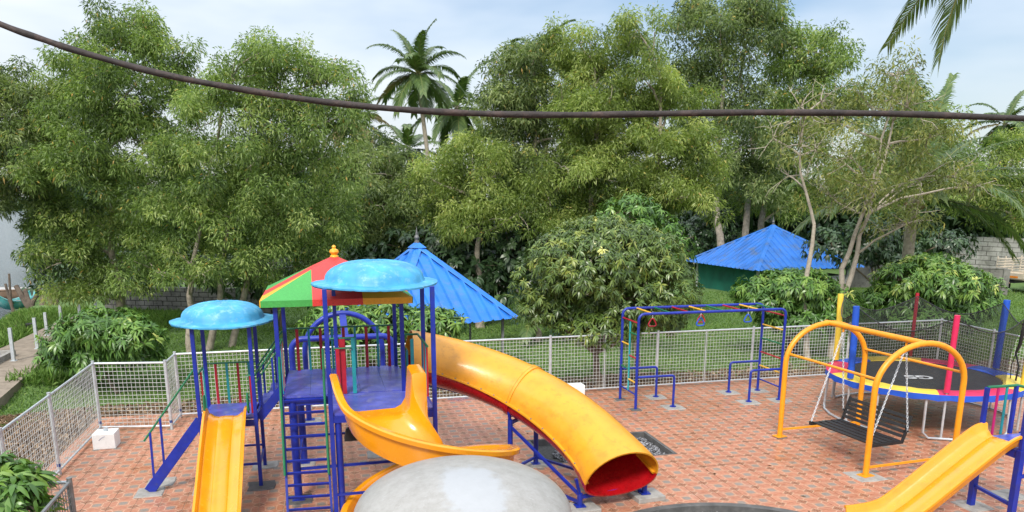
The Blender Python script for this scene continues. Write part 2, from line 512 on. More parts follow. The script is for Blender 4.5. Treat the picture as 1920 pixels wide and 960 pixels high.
def ground_mat():
    m, nt, bs = nodes_of('soil_and_grass')
    n = noise(nt, 0.35, 8, 'Position', 0.65)
    f = noise(nt, 9.0, 8, 'Position', 0.7)
    soil = ramp(nt, f.outputs['Fac'], [(0.3, (0.05, 0.032, 0.02)), (0.55, (0.12, 0.08, 0.05)), (0.75, (0.20, 0.15, 0.10))])
    gr = ramp(nt, f.outputs['Fac'], [(0.3, (0.045, 0.08, 0.018)), (0.55, (0.10, 0.18, 0.04)), (0.8, (0.17, 0.25, 0.07))])
    # bare strip beside the patio
    g = nt.nodes.new('ShaderNodeNewGeometry'); sp = nt.nodes.new('ShaderNodeSeparateXYZ')
    nt.links.new(g.outputs['Position'], sp.inputs[0])
    mr = nt.nodes.new('ShaderNodeMapRange')
    mr.inputs['From Min'].default_value = 18.8; mr.inputs['From Max'].default_value = 20.2
    nt.links.new(sp.outputs['Y'], mr.inputs['Value'])
    ad = nt.nodes.new('ShaderNodeMath'); ad.operation = 'MULTIPLY_ADD'; ad.inputs[1].default_value = 1.6
    sb = nt.nodes.new('ShaderNodeMath'); sb.operation = 'SUBTRACT'; sb.inputs[1].default_value = 0.5
    nt.links.new(n.outputs['Fac'], sb.inputs[0])
    nt.links.new(sb.outputs[0], ad.inputs[0]); nt.links.new(mr.outputs['Result'], ad.inputs[2])
    msk = ramp(nt, ad.outputs[0], [(0.35, (0, 0, 0)), (0.65, (1, 1, 1))])
    c = mixc(nt, msk.outputs['Color'], soil.outputs['Color'], gr.outputs['Color'])
    nt.links.new(c, bs.inputs['Base Color'])
    bs.inputs['Roughness'].default_value = 0.95
    bump(nt, bs, f.outputs['Fac'], 0.7, 0.05)
    return m
M['ground'] = ground_mat()
def water_mat():
    m, nt, bs = nodes_of('lake_water')
    bs.inputs['Base Color'].default_value = (0.10, 0.13, 0.14, 1)
    bs.inputs['Roughness'].default_value = 0.12
    bs.inputs['IOR'].default_value = 1.33
    w = noise(nt, 0.7, 9, 'Position', 0.7, stretch=(0.35, 1.6, 1))
    bump(nt, bs, w.outputs['Fac'], 0.8, 0.45)
    return m
M['water'] = water_mat()
def net_mat():
    m, nt, bs = nodes_of('black_safety_net')
    bs.inputs['Base Color'].default_value = (0.012, 0.012, 0.013, 1)
    bs.inputs['Roughness'].default_value = 0.8
    n = noise(nt, 2.0, 4, 'Position')
    r = ramp(nt, n.outputs['Fac'], [(0.3, (0.34, 0.34, 0.34)), (0.7, (0.52, 0.52, 0.52))])
    t = nt.nodes.new('ShaderNodeBsdfTransparent')
    mx = nt.nodes.new('ShaderNodeMixShader')
    nt.links.new(r.outputs['Color'], mx.inputs['Fac'])
    nt.links.new(t.outputs['BSDF'], mx.inputs[1]); nt.links.new(bs.outputs['BSDF'], mx.inputs[2])
    nt.links.new(mx.outputs['Shader'], nt.nodes['Material Output'].inputs['Surface'])
    return m
M['net'] = net_mat()
M['leaf_acacia'] = leafmat('acacia_leaf', [(0.0, (0.048, 0.083, 0.024)), (0.35, (0.148, 0.227, 0.060)), (0.7, (0.284, 0.391, 0.112)), (0.955, (0.450, 0.529, 0.182)), (0.975, (0.600, 0.479, 0.116)), (1.0, (0.600, 0.340, 0.099))], 0.42, 0.48)
M['leaf_light'] = leafmat('light_acacia_leaf', [(0.0, (0.066, 0.101, 0.027)), (0.35, (0.191, 0.265, 0.062)), (0.7, (0.343, 0.428, 0.116)), (0.95, (0.502, 0.554, 0.182)), (0.975, (0.600, 0.504, 0.132)), (1.0, (0.600, 0.378, 0.116))], 0.42, 0.48)
M['leaf_dull'] = leafmat('dull_acacia_leaf', [(0.0, (0.050, 0.078, 0.033)), (0.35, (0.143, 0.202, 0.072)), (0.7, (0.264, 0.334, 0.128)), (0.955, (0.409, 0.466, 0.198)), (0.975, (0.582, 0.454, 0.132)), (1.0, (0.582, 0.340, 0.116))], 0.42, 0.48)
M['leaf_olive'] = leafmat('olive_sparse_leaf', [(0.0, (0.077, 0.101, 0.029)), (0.4, (0.187, 0.224, 0.063)), (0.8, (0.308, 0.336, 0.103)), (0.95, (0.418, 0.403, 0.138)), (1.0, (0.462, 0.381, 0.092))], 0.45, 0.4)
M['leaf_mango'] = leafmat('mango_leaf', [(0.0, (0.039, 0.073, 0.017)), (0.4, (0.090, 0.152, 0.031)), (0.8, (0.168, 0.237, 0.045)), (0.93, (0.269, 0.305, 0.056)), (0.95, (0.600, 0.600, 0.156)), (1.0, (0.600, 0.600, 0.212))], 0.34, 0.22, 0.5)
M['leaf_bright'] = leafmat('fresh_mango_leaf', [(0.0, (0.038, 0.093, 0.018)), (0.4, (0.086, 0.189, 0.034)), (0.8, (0.162, 0.299, 0.054)), (0.97, (0.256, 0.376, 0.078)), (1.0, (0.600, 0.600, 0.155))], 0.34, 0.25, 0.5)
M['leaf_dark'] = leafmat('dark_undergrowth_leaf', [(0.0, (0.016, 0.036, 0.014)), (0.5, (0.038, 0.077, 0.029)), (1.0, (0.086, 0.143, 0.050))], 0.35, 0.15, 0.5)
M['leaf_palm'] = leafmat('palm_leaflet', [(0.0, (0.048, 0.086, 0.030)), (0.5, (0.109, 0.178, 0.053)), (0.85, (0.190, 0.259, 0.081)), (0.93, (0.196, 0.172, 0.069)), (1.0, (0.276, 0.207, 0.092))], 0.34, 0.35, 0.5)
M['leaf_grass'] = leafmat('grass_blade', [(0.0, (0.055, 0.105, 0.020)), (0.5, (0.125, 0.23, 0.045)), (0.9, (0.21, 0.32, 0.075)), (1.0, (0.34, 0.30, 0.12))], 0.6, 0.3, 0.3)
M['leaf_dry'] = leafmat('dry_leaf_litter', [(0.0, (0.06, 0.035, 0.02)), (0.5, (0.17, 0.105, 0.06)), (0.9, (0.34, 0.24, 0.15)), (1.0, (0.5, 0.42, 0.32))], 0.8, 0.1, 0.2)

# ================================================================ setting: ground, lake, patio
def terrain():
    xs = np.unique(np.concatenate([np.linspace(-400, -40, 10), np.linspace(-40, -16, 14), np.linspace(-16, 20, 91), np.linspace(20, 60, 22), np.linspace(60, 500, 10)]))
    ys = np.unique(np.concatenate([np.linspace(-60, 0, 6), np.linspace(0, 45, 91), np.linspace(45, 90, 20), np.linspace(90, 700, 12)]))
    X, Y = np.meshgrid(xs, ys)
    Z = tz(X, Y)
    V = np.stack([X.ravel(), Y.ravel(), Z.ravel()], 1)
    nx = len(xs)
    i, j = np.meshgrid(np.arange(len(xs)-1), np.arange(len(ys)-1))
    a = (j*nx+i).ravel()
    o = np_mesh('ground', V, np.stack([a, a+1, a+nx+1, a+nx], 1), M['ground'], kind='structure', smooth=True)
terrain()
w = MB(); w.add([(-900, -60, -1.25), (-9, -60, -1.25), (-9, 900, -1.25), (-900, 900, -1.25)], [(0, 1, 2, 3)])
w.build('lake_water', M['water'], kind='structure')

PIT = (3.325, 5.5583, 11.26, 12.6)        # gravel pit under the tube slide
CIR = (4.57, 7.16, 2.06)                 # round gravel bed
def in_hole(x, y):
    return (PIT[0] < x < PIT[1] and PIT[2] < y < PIT[3]) or math.hypot(x-CIR[0], y-CIR[1]) < CIR[2]
def patio():
    rnd = random.Random(5)
    i0, i1 = math.floor((-4.1-TOX)/TS), math.ceil((14.62-TOX)/TS)
    j0, j1 = math.floor((5.0-TOY)/TS), math.ceil((15.72-TOY)/TS)
    grout = MB(); far = MB(); near = []
    e = 0.0028
    for j in range(j0, j1):
        for i in range(i0, i1):
            x0, y0 = TOX+i*TS, TOY+j*TS
            cs = [in_hole(x0+a*TS, y0+b*TS) for a in (0.02, 0.5, 0.98) for b in (0.02, 0.5, 0.98)]
            if all(cs) or (x0 < -2.7 and y0 < 8.4):
                continue
            if any(cs):
                q = TS/7
                for a in range(7):
                    for b in range(7):
                        if not in_hole(x0+(a+.5)*q, y0+(b+.5)*q):
                            xx, yy = x0+a*q, y0+b*q
                            far.add([(xx, yy, 0), (xx+q, yy, 0), (xx+q, yy+q, 0), (xx, yy+q, 0)], [(0, 1, 2, 3)])
                            grout.add([(xx, yy, -.006), (xx+q, yy, -.006), (xx+q, yy+q, -.006), (xx, yy+q, -.006)], [(0, 1, 2, 3)])
                continue
            grout.add([(x0, y0, -.006), (x0+TS, y0, -.006), (x0+TS, y0+TS, -.006), (x0, y0+TS, -.006)], [(0, 1, 2, 3)])
            v = np.array([x0+TS/2, y0+TS/2, -CAMH]); dd = v.dot(_fw)
            sx = CXP+FPX*v.dot(_rt)/dd; sy = CYP-FPX*v.dot(_up)/dd
            if 0 < sx < 1920 and sy < 985 and dd > 0:
                near.append((dd, x0, y0))
            elif dd < 9:
                pass
            if not (0 < sx < 1920 and sy < 985):
                near.append((1e6, x0, y0))
    # skirt of the slab
    x0, x1, y0, y1 = TOX+i0*TS, TOX+i1*TS, TOY+j0*TS, TOY+j1*TS
    for (a, b) in (((x0, y0), (x0, y1)), ((x0, y1), (x1, y1)), ((x1, y1), (x1, y0))):
        grout.add([(a[0], a[1], -.006), (b[0], b[1], -.006), (b[0], b[1], -.3), (a[0], a[1], -.3)], [(0, 1, 2, 3)])
    floor = grout.build('patio_floor', M['grout'], kind='structure')
    near.sort()
    me = None
    for k, (dd, x, y) in enumerate(near):
        if k < 300:
            if me is None:
                t = MB(); h = TS/2-e
                t.add([(-h, -h, -.012), (h, -h, -.012), (h, h, -.012), (-h, h, -.012), (-h+.002, -h+.002, 0), (h-.002, -h+.002, 0), (h-.002, h-.002, 0), (-h+.002, h-.002, 0)],
                      [(4, 5, 6, 7), (0, 1, 5, 4), (1, 2, 6, 5), (2, 3, 7, 6), (3, 0, 4, 7)])
                o = t.build('tile', M['tile'], floor); me = o.data
            else:
                o = bpy.data.objects.new('tile', me); link(o, floor)
            o.location = (x+TS/2, y+TS/2, rnd.uniform(-.0012, .0012))
            o.rotation_euler = (rnd.uniform(-.002, .002), rnd.uniform(-.002, .002), 0)
        else:
            z = rnd.uniform(-.0012, .0012)
            far.add([(x+e, y+e, z), (x+TS-e, y+e, z), (x+TS-e, y+TS-e, z), (x+e, y+TS-e, z)], [(0, 1, 2, 3)])
    far.build('far_tile', M['tile'], floor, kind='stuff')
patio()

def gravel(name, label, inside, box, z, n, seed):
    r = np.random.default_rng(seed)
    V, Q, T = [], [], []
    P = []
    while len(P) < n:
        x, y = r.uniform(box[0], box[1]), r.uniform(box[2], box[3])
        if inside(x, y): P.append((x, y))
    P = np.array(P)
    s = r.uniform(.010, .026, (n, 1, 1))
    oc = np.array([(1, 0, 0), (0, 1, 0), (-1, 0, 0), (0, -1, 0), (0, 0, 1), (0, 0, -1)], float)
    jit = r.uniform(.6, 1.2, (n, 6, 1))
    ang = r.uniform(0, 6.28, n); ca, sa = np.cos(ang), np.sin(ang)
    V = oc[None]*jit*s*np.array([1.2, 1, .7])
    V = np.stack([V[..., 0]*ca[:, None]-V[..., 1]*sa[:, None], V[..., 0]*sa[:, None]+V[..., 1]*ca[:, None], V[..., 2]], -1)
    V += np.concatenate([P, np.full((n, 1), z)+r.uniform(0, .02, (n, 1))], 1)[:, None]
    f = np.array([(0, 1, 4), (1, 2, 4), (2, 3, 4), (3, 0, 4), (1, 0, 5), (2, 1, 5), (3, 2, 5), (0, 3, 5)])
    Q = (f[None]+np.arange(n)[:, None, None]*6).reshape(-1, 3)
    o = np_mesh(name, V.reshape(-1, 3), Q, M['chips'], kind='stuff', attr=np.repeat(r.random(n), 8))
    tag(o, label, 'gravel')
M['chips'] = leafmat('grey_stone_chips', [(0, (0.05, 0.05, 0.052)), (0.5, (0.13, 0.13, 0.135)), (1, (0.34, 0.34, 0.36))], 0.8, 0.0, 0.3)
def pits():
    x0, x1, y0, y1 = PIT
    b = MB(); b.add([(x0, y0, -.11), (x1, y0, -.11), (x1, y1, -.11), (x0, y1, -.11)], [(0, 1, 2, 3)])
    o = b.build('gravel_pit_bed', M['gravel_base'], kind='structure')
    k = MB(); t = .05
    k.box(((x0+x1)/2, y1-t/2, -.06), (x1-x0, t, .115)).box(((x0+x1)/2, y0+t/2, -.06), (x1-x0, t, .115))
    k.box((x0+t/2, (y0+y1)/2, -.06), (t, y1-y0-2*t, .112)).box((x1-t/2, (y0+y1)/2, -.06), (t, y1-y0-2*t, .112))
    k.build('cement_kerb', M['concrete_dark'], kind='structure')
    gravel('gravel', 'grey stone chips filling the square pit beside the tube slide', lambda x, y: x0+.1 < x < x1-.08 and y0+.08 < y < y1-.1 and math.hypot((x-4.9)/1.3, (y-11.85)/.75) < 1, PIT, -.095, 4200, 3)
    n = 72
    V = []
    prof = [(CIR[2]+.03, .004), (CIR[2]+.03, .006), (CIR[2]-.09, .006), (CIR[2]-.09, -.12)]
    r = MB(); r.grid([[(CIR[0]+q*math.cos(a*2*math.pi/n), CIR[1]+q*math.sin(a*2*math.pi/n), z) for q, z in prof] for a in range(n)], closed_u=True)
    r.build('round_cement_kerb', M['concrete_dark'], kind='structure')
    d = MB(); d.lathe((CIR[0], CIR[1], -.115), [(CIR[2]-.05, 0), (CIR[2]-.05, .01)], 48)
    d.build('round_gravel_bed', M['gravel_base'], kind='structure')
    gravel('gravel', 'dark stone chips inside the round cement kerb', lambda x, y: math.hypot(x-CIR[0], y-CIR[1]) < CIR[2]-.12, (CIR[0]-2, CIR[0]+2, CIR[1]+.4, CIR[1]+2), -.098, 4200, 4)
pits()

# ================================================================ wire mesh fence
FH = 1.26
def fence_panel(a, b, label, last=False, dark=False, first=True, mid=False):
    a = np.array([*a, 0.0]); b = np.array([*b, 0.0])
    t = thing('fence_panel', label, 'fence', a, 'wire mesh fence panels round the patio')
    pm_ = M['galv_dark'] if dark else M['galv']
    L = np.linalg.norm(b-a); u = (b-a)/L
    def post(p):
        m = MB(); m.tube([p+(0, 0, -.02), p+(0, 0, FH+.02)], .026, 10).tube([p+(0, 0, FH+.02), p+(0, 0, FH+.028)], .029, 10)
        o = m.build('post', pm_, t, smooth=True)
        c = MB(); c.tube([p+(0, 0, .12), p+(0, 0, .17)], .0275, 10); c.build('paint_band', M['blue_tape'], o, smooth=True)
    if first: post(a)
    if last: post(b)
    if mid:
        m = MB(); p = (a+b)/2; m.tube([p+(0, 0, .05), p+(0, 0, FH)], .014, 8); m.build('mid_post', pm_, t, smooth=True)
    o1 = u*.026
    m = MB(); m.tube([a+o1+(0, 0, FH-.02), b-o1+(0, 0, FH-.02)], .019, 8); m.build('top_rail', pm_, t, smooth=True)
    m = MB(); m.tube([a+o1+(0, 0, .06), b-o1+(0, 0, .06)], .017, 8); m.build('bottom_rail', pm_, t, smooth=True)
    m = MB(); r = .0034 if not dark else .005
    sp = .072
    k = int((L-.05)/sp)
    rnd = random.Random(int(L*1000+a[0]*77))
    nrm = np.array([-u[1], u[0], 0])
    for i in range(k+1):
        p = a+u*(.03+i*(L-.06)/k); w1 = nrm*rnd.uniform(-.008, .008)
        m.tube([p+(0, 0, .06), p+w1+(0, 0, .6), p+(0, 0, FH-.02)], r, 4)
    kz = int((FH-.1)/sp)
    for i in range(1, kz):
        z = .06+i*(FH-.08)/kz
        m.tube([a+o1+(0, 0, z), (a+b)/2+nrm*.006+(0, 0, z+rnd.uniform(-.006, .006)), b-o1+(0, 0, z)], r, 4)
    m.build('wire_mesh', M['galv_dark'] if dark else M['wire'], t, kind='stuff')
Lx = -4.06
fence_panel((Lx, 8.52), (Lx, 10.7), 'fence panel behind the glossy leaves in the near corner')
fence_panel((Lx, 10.7), (Lx, 12.6), 'long side fence panel in front of the dry leaf litter')
fence_panel((Lx, 12.6), (Lx, 15.0), 'side fence panel ending behind the white concrete block')
fence_panel((Lx, 15.0), (-2.82, 14.78), 'short fence panel between white block and open gate leaf')
fence_panel((-2.82, 14.78), (-2.79, 15.58), 'narrow gate leaf of mesh standing crosswise in the fence')
bx = [-2.79, -0.35, 2.15, 4.65, 7.12, 9.47, 12.0, 14.57]
bl = ['back fence panel behind the small domed tower', 'back fence panel behind the blue pipe arch', 'back fence panel hidden behind the top of tube slide', 'back fence panel in front of the mango trunk',
      'back fence panel behind the monkey bars ladder end', 'back fence panel behind the far end of monkey bars', 'back fence panel behind trampoline, meeting the corner post']
for k in range(7):
    ya, yb = 15.58+.17*(bx[k]+2.79)/17.36, 15.58+.17*(bx[k+1]+2.79)/17.36
    fence_panel((bx[k], ya), (bx[k+1], yb), bl[k], mid=(k in (3, 4)))
fence_panel((14.57, 15.75), (14.47, 14.1), 'side fence panel from the corner post behind the trampoline', last=False)
fence_panel((14.47, 14.1), (14.4, 11.7), 'side fence panel behind the blue trampoline pole')
fence_panel((14.4, 11.7), (14.33, 9.4), 'side fence panel at the edge of the photo behind trampoline net', last=True)
fence_panel((-2.66, 8.5), (-2.66, 6.2), 'dark near fence panel beside the glossy leaves', dark=True)
fence_panel((Lx, 8.5), (-2.66, 8.5), 'near cross fence panel half hidden by glossy leaves', dark=False, first=False)

# concrete blocks and footing pads
def white_block(x0, x1, y0, y1, h, label, stub):
    t = thing('concrete_block', label, 'block', ((x0+x1)/2, (y0+y1)/2, 0), 'white concrete blocks by the fence')
    m = MB(); m.box(((x0+x1)/2, (y0+y1)/2, h/2), (x1-x0, y1-y0, h)); m.build('block', M['white'], t, bevel=.012)
    if stub:
        m = MB(); m.tube([((x0+x1)/2, (y0+y1)/2+.02, h), ((x0+x1)/2, (y0+y1)/2+.02, h+.05)], .035, 12); m.build('pipe_stub', M['galv'], t, smooth=True)
        m = MB(); m.tube([(x0+.10, y0-.002, .16), (x0+.16, y0-.002, .21), (x0+.2, y0-.002, .225)], .003, 4); m.build('pen_mark', M['blue_tape'], t)
white_block(-3.88, -3.53, 13.75, 14.1, .27, 'white painted concrete block in the left fence corner', True)
white_block(4.98, 5.30, 15.22, 15.5, .26, 'small white block against back fence behind tube slide', False)
pad_proto = {}
def pad(x, y, label, s=.36, dark=False, rz=0.0):
    rnd = random.Random(int(x*91+y*37))
    m = MB(); n = 4
    pts = [(-.5, -.5), (0.02, -.53), (.5, -.48), (.53, 0), (.49, .5), (0, .47), (-.52, .5), (-.49, 0)]
    cr, sr = math.cos(rz), math.sin(rz)
    P = []
    for a, b in pts:
        a, b = a*s*rnd.uniform(.93, 1.07), b*s*rnd.uniform(.93, 1.07)
        P.append((x+a*cr-b*sr, y+a*sr+b*cr))
    N = len(P)
    m.add([(p[0], p[1], -.004) for p in P]+[(x+(p[0]-x)*.93, y+(p[1]-y)*.93, .012) for p in P]+[(x, y, .014)],
          [(i, (i+1) % N, N+(i+1) % N, N+i) for i in range(N)]+[(N+i, N+(i+1) % N, 2*N) for i in range(N)])
    o = m.build('footing_pad', M['concrete_dark'] if dark else M['concrete'])
    tag(o, label, 'footing', 'concrete footing patches in the tiled floor')
    return o

# ================================================================ small domed tower
def round_dome(parent, c, R, zr, zt, mat, rib=16):
    """hat-shaped fibreglass canopy with a flat brim and shallow ribs"""
    n = 128
    prof = [(R*.98, -.025), (R, -.02), (R, 0.0), (R*.90, .012), (R*.80, .022), (R*.78, .05)]
    hgt = zt-zr
    for k in range(1, 9):
        a = k/8*math.pi/2
        prof.append((R*.78*math.cos(a)**.75 if k < 8 else .001, .05+(hgt-.05)*math.sin(a)))
    rows = []
    for i in range(n):
        an = 2*math.pi*i/n
        rb = 1.0+0.009*(1 if (i % (n//rib)) == 0 else 0)
        rows.append([(c[0]+r*math.cos(an)*(rb if r < R*.79 else 1+.008*math.sin(3*an)), c[1]+r*math.sin(an)*(rb if r < R*.79 else 1), zr+z+(.005*(rb > 1))+(.012*math.sin(2*an+1) if r > R*.79 else 0)) for r, z in prof])
    m = MB(); m.grid(rows, closed_u=True)
    # underside
    rows2 = [[(c[0]+r*math.cos(2*math.pi*i/n), c[1]+r*math.sin(2*math.pi*i/n), zr+z) for r, z in ((R*.98, -.025), (R*.5, .08), (.001, hgt-.06))] for i in range(n)]
    m.grid(rows2, closed_u=True, flip=True)
    o = m.build('dome_canopy', mat, parent, smooth=True)
    return o
def post_sq(t, x, y, z0, z1, w=.05, name='post', mat=None):
    m = MB(); m.bar((x, y, z0), (x, y, z1), w, w); return m.build(name, mat or M['blue'], t, bevel=.004)
def baluster(t, x, y, z0, z1, col, w=.035, d=.02):
    m = MB(); m.box((x, y, (z0+z1)/2), (w, d, z1-z0)); m.build('baluster', M[col], t)
def rail(t, pts, mat='green', r=.014, name='handrail'):
    m = MB(); m.tube(pts, r, 8); return m.build(name, M[mat], t, smooth=True)

def chute(name, parent, path, width, wall, mat, seg=24, thick=.02, lip=.03, side=None):
    """open slide: path = list of (x,y,z) centreline points; flared rounded walls"""
    P = [np.array(p, float) for p in path]
    # resample by Catmull-Rom
    Q = []
    for i in range(len(P)-1):
        p0, p1, p2, p3 = P[max(i-1, 0)], P[i], P[i+1], P[min(i+2, len(P)-1)]
        for k in range(seg//(len(P)-1)+1):
            s = k/(seg//(len(P)-1)+1)
            Q.append(.5*((2*p1)+(-p0+p2)*s+(2*p0-5*p1+4*p2-p3)*s*s+(-p0+3*p1-3*p2+p3)*s**3))
    Q.append(P[-1])
    h = width/2
    prof = [(-h-lip, wall-.03), (-h-lip, wall), (-h, wall+.006), (-h+.012, wall-.01), (-h+.03, wall*.45), (-h+.055, .05), (-h+.10, .012), (-h+.16, 0), (-h+.17, .008), (0, .010), (h-.17, .008), (h-.16, 0), (h-.10, .012), (h-.055, .05), (h-.03, wall*.45), (h-.012, wall-.01), (h, wall+.006), (h+lip, wall), (h+lip, wall-.03),
            (h+.004, wall-.03), (h-.012, wall*.4), (h-.05, -.015), (0, -.02), (-h+.05, -.015), (-h+.012, wall*.4), (-h-.004, wall-.03)]
    rows = []
    for i, q in enumerate(Q):
        t = Q[min(i+1, len(Q)-1)]-Q[max(i-1, 0)]; t /= np.linalg.norm(t)
        s = np.cross(t, (0, 0, 1.0)); s /= np.linalg.norm(s); u = np.cross(s, t)
        rows.append([q+s*a+u*b for a, b in prof]+[q+s*prof[0][0]+u*prof[0][1]])
    m = MB(); m.grid(rows, flip=True)
    n = len(prof)
    m.f.append(tuple(range(n))); m.m.append(0)
    b = (len(rows)-1)*(n+1)
    m.f.append(tuple(b+k for k in range(n-1, -1, -1))); m.m.append(0)
    return m.build(name, mat, parent, smooth=True)

def small_tower():
    x0, x1, y0, y1, zp = -1.78, -1.03, 11.34, 12.27, 1.05
    t = thing('domed_play_tower', 'small blue play tower with sky blue dome and straight yellow slide', 'play tower', ((x0+x1)/2, (y0+y1)/2, 0))
    for x in (x0, x1):
        for y in (y0, y1):
            post_sq(t, x, y, 0, 2.40, .052)
    m = MB(); m.box(((x0+x1)/2, (y0+y1)/2, zp-.015), (x1-x0-.06, y1-y0-.06, .03)); m.build('platform', M['deck_blue'], t)
    for (a, b) in (((x0, y0), (x1, y0)), ((x1, y0), (x1, y1)), ((x1, y1), (x0, y1)), ((x0, y1), (x0, y0))):
        m = MB(); m.bar((a[0], a[1], zp-.08), (b[0], b[1], zp-.08), .03, .09); m.build('platform_beam', M['blue'], t)
    for y, z in ((y0, .35), (y1, .35)):
        m = MB(); m.bar((x0, y, z), (x1, y, z), .03); m.build('cross_bar', M['blue'], t)
    m = MB(); m.bar((x1, y0, .3), (x1, y1, .3), .03); m.build('cross_bar', M['blue'], t)
    d = round_dome(t, ((x0+x1)/2-.01, (y0+y1)/2), .72, 2.405, 2.67, M['dome_blue'])
    # back railing
    zr = 1.68
    rail(t, [(x0, y1, zr), (x1, y1, zr)])
    for k, c in enumerate(('red', 'teal', 'red', 'teal')):
        baluster(t, x0+.14+k*.16, y1, zp, zr, c)
    rail(t, [(x0, y0+.05, zr), (x0, y1-.3, zr)])
    baluster(t, x0+.02, y0+.3, zp, zr, 'red', .02, .035); baluster(t, x0+.02, y0+.55, zp, zr, 'teal', .02, .035)
    rail(t, [(x1-.12, y0+.25, zr-.07), (x1+.0, y0+.25, zr-.07)])
    baluster(t, x1-.06, y0+.25, zp, zr-.07, 'red', .03)
    for x in (x0+.08, x1-.09):          # grab loops at the slide entrance
        m = MB(); pts = [(x, y0-.02, zp+.08), (x, y0-.07, zp+.12), (x, y0-.08, zp+.28), (x, y0-.05, zp+.36), (x, y0+.0, zp+.36), (x, y0+.02, zp+.30), (x, y0+.02, zp+.1)]
        m.tube(pts, .014, 8); m.build('grab_loop', M['green'], t, smooth=True)
    # climbing beam with handrail towards the fence
    foot = np.array((-2.57, 11.45, .02)); top = np.array((x0-.01, 11.42, zp-.02))
    m = MB(); m.bar(foot, top, .05, .15); m.build('climbing_beam', M['blue'], t, bevel=.004)
    hr0, hr1 = np.array((-2.56, 11.42, .78)), np.array((x0-.03, 11.42, 1.78))
    rail(t, [hr0, hr1])
    for f in (.10, .30):
        p = foot+(top-foot)*f; q = hr0+(hr1-hr0)*(f+.02)
        m = MB(); m.bar(p, q, .028); m.build('handrail_upright', M['blue'], t)
    # slide
    xs = -1.43
    s = chute('slide', t, [(xs, 11.42, zp+.02), (xs, 11.2, zp), (xs, 10.6, .72), (xs, 9.7, .20), (xs, 9.2, .10), (xs, 8.8, .09)], .52, .13, M['slide'])
    for (x, y, l) in ((-2.57, 11.45, 'cracked footing patch under the climbing beam foot'), (-2.49, 11.85, 'footing patch just behind the climbing beam foot'), (x1, y0, 'dark footing patch under the near leg of small tower'),
                      (x1, y1, 'footing patch under the rear leg of small tower'), (x0, y0, 'footing patch half under the straight slide of small tower'), (x0, y1, 'footing patch under the far corner of small tower')):
        pad(x, y, l, .38, dark=('dark' in l))
small_tower()

